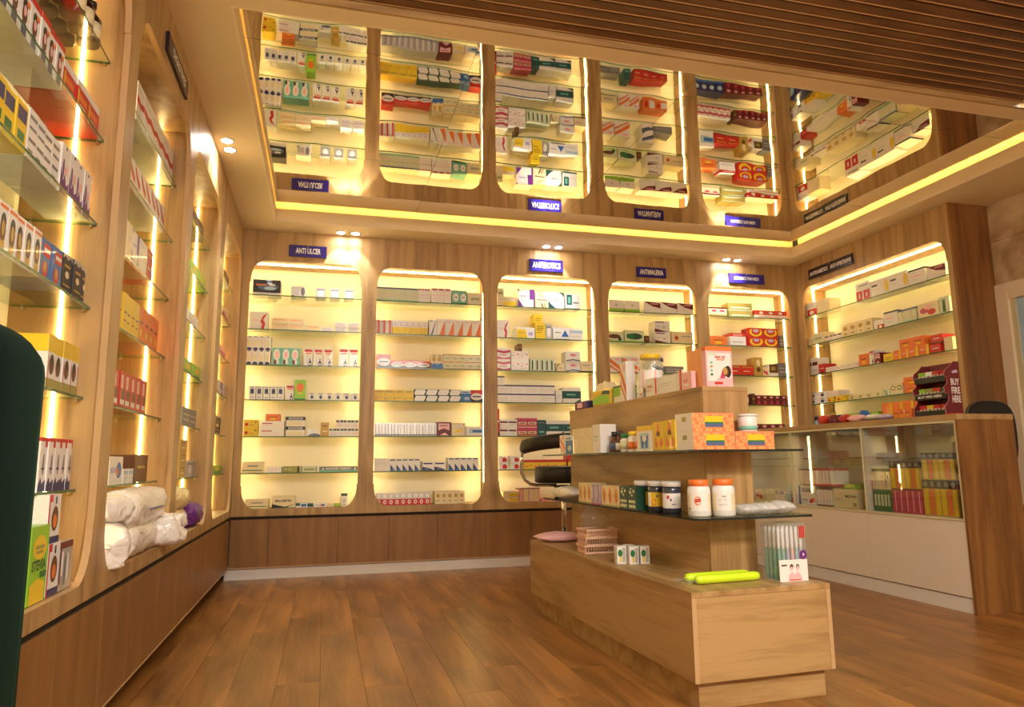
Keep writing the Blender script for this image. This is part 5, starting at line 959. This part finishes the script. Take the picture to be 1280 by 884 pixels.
def clear_jar():
    t = thing('clear_jar', 'large clear plastic jar with yellow lid on tower top', 'jar', IP(.345, .875, TT), IA)
    b = MB(); b.lathe([(.056, 0), (.062, .008), (.062, .15), (.058, .175), (.046, .19), (.046, .198)], 'plasticclear', 28); b.build('jar_body', t)
    b = MB(); b.lathe([(.048, .195), (.05, .197), (.05, .215), (.046, .219)], 'pY', 28); b.build('lid', t)
    b = MB(); n = 14
    for i in range(n):
        p, q = pi*.95+pi*.75*i/n, pi*.95+pi*.75*(i+1)/n; rr = .0626; b.face([(rr*cos(p), rr*sin(p), .05), (rr*cos(q), rr*sin(q), .05), (rr*cos(q), rr*sin(q), .135), (rr*cos(p), rr*sin(p), .135)], 'pF' if i in (3, 9) else 'pW', True)
    b.build('label', t)
    k = 0
    for z in (.004, .05, .096):
        for a in range(4):
            an = a*pi/2+z*9; b = MB(); b.lathe([(.016, 0), (.017, .003), (.017, .026), (.012, .03), (.012, .04)], ['pS', 'pW', 'pQ' if k % 2 else 'pS', 'pS'], 12, (.033*cos(an), .033*sin(an), z)); b.build('vial', t); k += 1
clear_jar()
IC('redEdge', .79, .672, .083, TT, 'white lettered carton with red right edge', u=.27, d=.1); IC('white', .668, .503, .078, TT, 'plain wide white carton on the tower top', u=.27, d=.1)
IC('redStripe', .498, .446, .088, TT, 'narrow white carton with red stripe on tower top', u=.268, d=.1); IC('pinkHouse', .44, .365, .072, TT, 'small pink carton leaning at the front of the peach boxes', u=.262, d=.02)
def slab(i):
    v = .296+.0295*i; b = MB(); wv, h = .124, .166-.0015*i; d = .0285
    b.box(-wv/2, 0, 0, wv/2, d, h, 'pO', {'f': 'pF', 'l': 'peach', 'r': 'peach'})
    if i == 0:
        me = carton_mesh('womanBox', wv, d, h); o = link('boxed_pack', me, None, IP(.352, v, TT), IA); return tag(o, 'pink and white box with a woman portrait, front of five', 'box', 'peach boxes in a row on the tower top')
    tag(b.build('boxed_pack', None, IP(.352, v, TT), IA), ORD[i]+' peach-edged box behind the woman portrait box on tower top', 'box', 'peach boxes in a row on the tower top')
M['peach'] = paint('peach_print', (255, 176, 100), .45)
for i in range(5): slab(i)
# bottom tier
BZ = Z1+.0004
pouch('pink_pack', 'pink and cream soft pack at the far end of the base top', 'pack', IP(.13, 1.63, BZ), IA, .27, .15, .052, 'pF', seed=41)
def baskets():
    for k in range(3):
        t = thing('plastic_basket', ['bottom', 'middle', 'top'][k]+' pink plastic basket of the stack on the island base', 'basket', IP(.135+.004*k, 1.11+.004*k, BZ+.037*k), IA+.05*k-.05, 'stacked pink baskets')
        w2, d2, hh = .086, .062, .042
        b = MB(); b.box(-w2*.9, -d2*.9, 0, w2*.9, d2*.9, .003, 'basket'); b.build('base', t)
        def ring(z0, z1, s, th): 
            b = MB()
            for (a, b1, c, d) in ((-w2*s, -d2*s, w2*s, -d2*s+th), (-w2*s, d2*s-th, w2*s, d2*s), (-w2*s, -d2*s+th, -w2*s+th, d2*s-th), (w2*s-th, -d2*s+th, w2*s, d2*s-th)): b.box(a, b1, z0, c, d, z1, 'basket')
            return b
        ring(.003, .008, .92, .003).build('lower_band', t); ring(hh-.009, hh, 1.02, .005).build('rim', t)
        b = MB()
        for s_ in (-1, 1):
            for i in range(13): x = -w2*.9+w2*1.8*i/12; b.box(x-.0014, s_*d2*.95-.0015, .008, x+.0014, s_*d2*.95+.0015, hh-.009, 'basket')
            for i in range(11): y = -d2*.85+d2*1.7*i/10; b.box(s_*w2*.95-.0015, y-.0014, .008, s_*w2*.95+.0015, y+.0014, hh-.009, 'basket')
        tag(b.build('ribs', t), kind='stuff')
M['basket'] = paint('pink_basket', (244, 200, 168), .45)
baskets()
def filmbag():
    rnd = random.Random(5); rings = []
    for k, (z, sx, sy, ox) in enumerate([(0, .07, .05, 0), (.03, .078, .055, 0), (.06, .068, .045, -.008), (.085, .046, .03, -.022), (.105, .022, .012, -.034)]):
        rings.append([(ox+sx*cos(2*pi*i/20)*(1+rnd.uniform(-.1, .1)), sy*sin(2*pi*i/20)*(1+rnd.uniform(-.1, .1)), z+rnd.uniform(-.004, .004)) for i in range(20)])
    b = MB(); b.loft(rings, 'film'); tag(b.build('film_bag', None, IP(.14, 1.115, BZ+.1165), IA), 'crumpled clear bag standing in the top pink basket', 'bag')
filmbag()
for i, (du, dv) in enumerate(((0, 0), (.05, .02), (.045, -.03), (.095, -.035))):
    t = carton('smallWhite', .042, .04, .076, IP(.075+du, .70+dv, BZ), IA-.12, ['farthest left', 'second', 'third', 'rightmost'][i]+' small white carton with green print on the island base', 'small white cartons on the island base')
for k in range(2):
    t = thing('green_tube', ['farther', 'nearer'][k]+' bright yellow-green wrapped tube on the front of island base', 'tube', IP(.085+.012*k, .185-.05*k, BZ), IA+.02)
    b = MB(); n = 18; pr = [(.0, .004), (.006, .014), (.02, .0165), (.255, .0165), (.268, .014), (.273, .004)]
    b.loft([[(x, r*cos(2*pi*i/n), .0168+r*sin(2*pi*i/n)) for i in range(n)] for x, r in pr], 'neon'); b.build('tube_body', t)
    b = MB(); b.loft([[(x, r*cos(2*pi*i/10)*1.5, .012+r*.6*sin(2*pi*i/10)) for i in range(10)] for x, r in ((-.045, .012), (-.03, .016), (-.012, .006), (.002, .012))], 'film'); b.build('wrapper_end', t)
def brush_pack():
    t = thing('toothbrush_pack', 'clear box of pastel toothbrushes with white label on island corner', 'toothbrush pack', IP(.412, .072, BZ), IA)
    w_, d, h = .122, .10, .21; T = .0012
    b = MB(); b.box(0, 0, 0, w_, T, h, 'plasticclear'); b.box(0, d-T, 0, w_, d, h, 'plasticclear'); b.box(0, T, 0, T, d-T, h, 'plasticclear'); b.box(w_-T, T, 0, w_, d-T, h, 'plasticclear'); b.box(T, T, h-T, w_-T, d-T, h, 'plasticclear'); b.build('clear_case', t)
    b = MB(); b.box(T, T, 0, w_-T, d-T, .002, 'pW'); b.build('case_floor', t)
    cols = ['pJ', 'pJ', 'pU', 'pF', 'pL', 'pL']
    for r in range(4):
        for i in range(6):
            x, y = .012+.0195*i, .014+.024*r; c = cols[i] if r < 1 else cols[(i+r) % 2]
            b = MB(); b.lathe([(.0058, 0), (.0068, .02), (.0058, .09), (.0042, .115), (.0042, .116), (.0062, .13), (.0062, .175), (.004, .19)], [c, c, c, 'pW', 'pW', 'pW', 'pW'], 10, (x, y, .0025)); b.build('toothbrush', t)
    b = MB(); y = -.0006; b.box(-.0005, -.0006, 0, w_+.0005, 0, .078, 'pW')
    q = lambda c, P: b.face([(x, -.001, z) for x, z in P], c)
    q('pK', [(.008, .056), (.032, .056), (.032, .061), (.008, .061)])
    q('pF', [(.034, .006), (.098, .006), (.09, .024), (.078, .034), (.066, .026), (.052, .034), (.040, .024)]); q('pR', [(.04, .003), (.092, .003), (.092, .007), (.04, .007)]); 
    for cx, c in ((.052, 'pA'), (.078, 'pH')): b.face([(cx+.008*cos(i*pi/5), -.0014, .053+.0095*sin(i*pi/5)) for i in range(10)], c); b.face([(cx+.0055*cos(i*pi/5), -.0016, .046+.008*sin(i*pi/5)) for i in range(10)], 'pF')
    b.build('paper_label', t)
    b = MB(); b.face([(.106+.016*cos(i*pi/10), -.0018, .094+.017*sin(i*pi/10)) for i in range(20)], 'pP'); b.face([(.104, -.002, .088), (.112, -.002, .094), (.104, -.002, .102)], 'pW')
    b.build('round_sticker', t)
    b = MB()
    for i in range(3): b.box(.095+.0085*i, -.0008, .155, .101+.0085*i, 0, .198, 'pR')
    b.build('red_bars', t)
brush_pack()

# ================================================================ BAR STOOL
def stool():
    t = thing('bar_stool', 'black padded bar stool with curved back and chrome frame behind the island', 'stool', (2.235, -1.0, 0), 0)
    b = MB(); b.lathe([(.18, 0), (.192, .006), (.195, .012), (.195, .09), (.19, .104), (.165, .112)], 'leather', 40, (0, 0, .69)); b.build('seat', t)
    rings = []
    for i in range(25):
        a = pi*1.02+(pi*.96)*i/24; r = .30; th = .024+.0*i; lift = .045*sin(pi*i/24); e = 1 if 0 < i < 24 else .55
        cx, cy, c = cos(a), sin(a), .925+lift
        R = []
        for k in range(12):
            q = 2*pi*k/12; rr = r+th*e*cos(q)*(abs(cos(q))**-.3 if abs(cos(q)) > .05 else 1); zz = .048*e*sin(q)
            R.append((rr*cx, rr*cy, c+zz+.018*sin(q)*0))
        rings.append(R)
    b = MB(); b.loft(rings, 'leather'); b.build('backrest', t)
    for s_ in (-1, 1):
        P = [(s_*.292, -.015, .90), (s_*.30, -.01, .84), (s_*.295, 0, .76), (s_*.27, 0, .71), (s_*.235, 0, .685), (s_*.19, 0, .676), (s_*.05, 0, .674)]
        b = MB(); b.tube(P, .0105, 'chrome', 12); b.build('arm_tube', t)
    b = MB(); b.lathe([(.06, 0), (.06, .012), (.03, .02)], 'blackpl', 20, (0, 0, .655)); b.build('mount', t)
    b = MB(); b.tube([(0, 0, .02), (0, 0, .36)], .028, 'chrome', 18); b.build('outer_column', t); b = MB(); b.tube([(0, 0, .36), (0, 0, .66)], .018, 'chrome', 16); b.build('gas_lift', t)
    b = MB(); b.lathe([(.20, 0), (.205, .006), (.15, .016), (.04, .03)], 'chrome', 36); b.build('base_disc', t)
    P = [(.15*cos(a), -.13+.15*sin(a)*.8, .30) for a in [pi*1.0+pi*i/12 for i in range(13)]]
    b = MB(); b.tube([(.03, 0, .30)]+list(reversed(P))+[(-.03, 0, .30)], .009, 'chrome', 10); b.build('foot_rest', t)
stool()

# ================================================================ GREEN CHAIR (near left)
def green_chair():
    t = thing('velvet_chair', 'dark green velvet high-backed chair close at the left edge', 'chair', (.20, -5.0, 0), 0)
    def outline(z0, z1, x0, x1, r):
        P = [(x0, z0), (x1, z0)]
        for i in range(9): a = pi/2*i/8; P.append((x1-r+r*cos(a), z1-r*.75+r*.75*sin(a)))
        for i in range(9): a = pi/2+pi/2*i/8; P.append((x0+r+r*cos(a), z1-r*.75+r*.75*sin(a)))
        return P
    P = outline(.40, .966, -.185, .210, .06)
    b = MB(); b.loft([[(x*s, y, (z-.7)*s+.7) for x, z in P] for y, s in ((-.03, .94), (-.015, .99), (0, 1), (.06, 1), (.075, .99), (.09, .94))], 'velvet'); b.build('backrest', t)
    b = MB(); b.box(-.19, -.47, .36, .175, -.03, .47, 'velvet'); b.build('seat', t, bevel=.03)
    for x, y in ((-.16, -.43), (.15, -.43), (-.16, .04), (.15, .04)):
        b = MB(); b.tube([(x, y, 0), (x, y, .38)], [.011, .018], 'pK', 10); b.build('leg', t)
green_chair()

# ================================================================ LEFT BAY SPECIALS
Lr = pi/2
k = 0
for row, xx in enumerate((-.10, -.17)):
    for i in range(6):
        yy = -3.335-.073*i; k += 1
        t = bottle(ORD[i]+(' front-row' if row == 0 else ' back-row')+' dark brown syrup bottle on the top shelf, nearest left bay', (xx, yy, 2.1415), [(.030, 0), (.033, .004), (.033, .085), (.014, .11), (.013, .125)], 'amber',
                   [('cap', [(.0155, .1255), (.0155, .145), (.013, .147)], 'pK'), ('label', [(.0335, .02), (.0335, .07)], 'pC')], group='dark syrup bottles on the top left shelf')
def placed(des, y0, y1, z, h, x, d, lab): return carton(des, abs(y1-y0), d, h, (x, (y0+y1)/2, z), Lr, lab)
placed('stevia', -3.66, -3.545, .508, .185, -.022, .06, 'green and yellow STEVIA carton on the nearest left ledge')
placed('foodBox', -3.535, -3.452, .508, .132, -.024, .12, 'red and white food carton, left lower one on near ledge')
placed('greyFood', -3.448, -3.352, .508, .128, -.024, .12, 'red-topped grey and white food carton at the ledge corner')
placed('foodBox', -3.54, -3.455, .6407, .125, -.03, .09, 'tall red and white food carton standing above the others')
bottle('small bottle with cream cap beside the STEVIA carton', (-.06, -3.74, .5075), [(.028, 0), (.03, .01), (.03, .17), (.02, .2)], 'amber', [('cap', [(.022, .201), (.022, .225), (.018, .227)], 'pC')])
# wadding packs
def wad(label, loc, rot, L, r, m, seed, name='wadding_pack', cat='pack', tilt=0):
    rnd = random.Random(seed); rings = []; n = 30; ph = [rnd.uniform(0, 6.3) for _ in range(6)]
    prof = [(0, .2), (.01, .5), (.025, .78), (.05, .92), (.1, 1.0), (.18, 1.02), (.27, .98), (.36, 1.02), (.46, 1.0), (.56, 1.03), (.66, .99), (.75, 1.02), (.84, 1.0), (.91, .97), (.95, .9), (.975, .74), (.99, .5), (1, .2)]
    for k, (t_, q) in enumerate(prof):
        R = []
        for i in range(n):
            a = 2*pi*i/n; ca, sa = cos(a), sin(a)
            f = 1+.035*sin(3*a+ph[0]+k*.9)+.03*sin(7*a+ph[1]-k*1.7)+.03*sin(11*a+ph[2]+k*2.3)+rnd.uniform(-.028, .028)
            sy_ = (abs(ca)**.8)*(1 if ca > 0 else -1); sz_ = (abs(sa)**.8)*(1 if sa > 0 else -1)
            R.append((-L/2+L*t_+.012*sin(2*a+ph[3])*(1 if k > 13 or k < 4 else .3)+rnd.uniform(-.003, .003), r*q*sy_*f, max(.001, r+r*q*sz_*f)))
        rings.append(R)
    b = MB(); b.loft(rings, m); t = thing(name, label, cat, loc, rot); b.build('wrapped_roll', t); return t
w1 = wad('large white wadding pack with thin blue printed line, on top', (-.045, -2.60, .613), pi/2, .56, .070, 'wad', 3)
b = MB(); 
for i in range(6): b.box(-.10+.035*i, -.0775, .062, -.064+.035*i, -.0755, .067, 'pB')
b.build('printed_line', w1)
wad('white wadding pack lying under the large one', (-.05, -2.64, .508), pi/2, .42, .064, 'wad', 4)
wad('crumpled white pack standing at the left of the ledge', (-.04, -2.98, .508), pi/2+.3, .20, .07, 'wad', 5); wad('small crumpled white bag on top of the left pack', (-.05, -2.95, .648), pi/2-.4, .16, .045, 'wad', 6)
wad('upright white bag at the right end of the ledge', (-.01, -2.36, .508), .35, .15, .062, 'wad', 7); wad('white bag bulging over the ledge next to the pilaster', (.01, -2.26, .508), .2, .13, .062, 'wad', 9)
wad('cream rolled pack, lower of two on the third left ledge', (-.09, -1.66, .508), pi/2, .28, .055, 'wadc', 12); wad('cream rolled pack, upper of two on the third left ledge', (-.09, -1.68, .615), pi/2-.15, .26, .055, 'wadc', 13)
wad('dark purple glossy bag on the third left ledge', (-.06, -1.37, .508), pi/2, .24, .062, 'pP', 14, 'purple_bag', 'bag')
bottle('green bottle with white label on the left corner ledge', (-.10, -.60, .508), [(.035, 0), (.04, .01), (.04, .12), (.02, .15)], 'pG', [('cap', [(.022, .151), (.022, .175), (.018, .177)], 'pW'), ('label', [(.0405, .03), (.0405, .1)], 'pZ')])
bottle('second green bottle deeper on the left corner ledge', (-.15, -.72, .508), [(.03, 0), (.035, .01), (.035, .13), (.018, .15)], 'pQ', [('cap', [(.02, .151), (.02, .17), (.016, .172)], 'pK')])
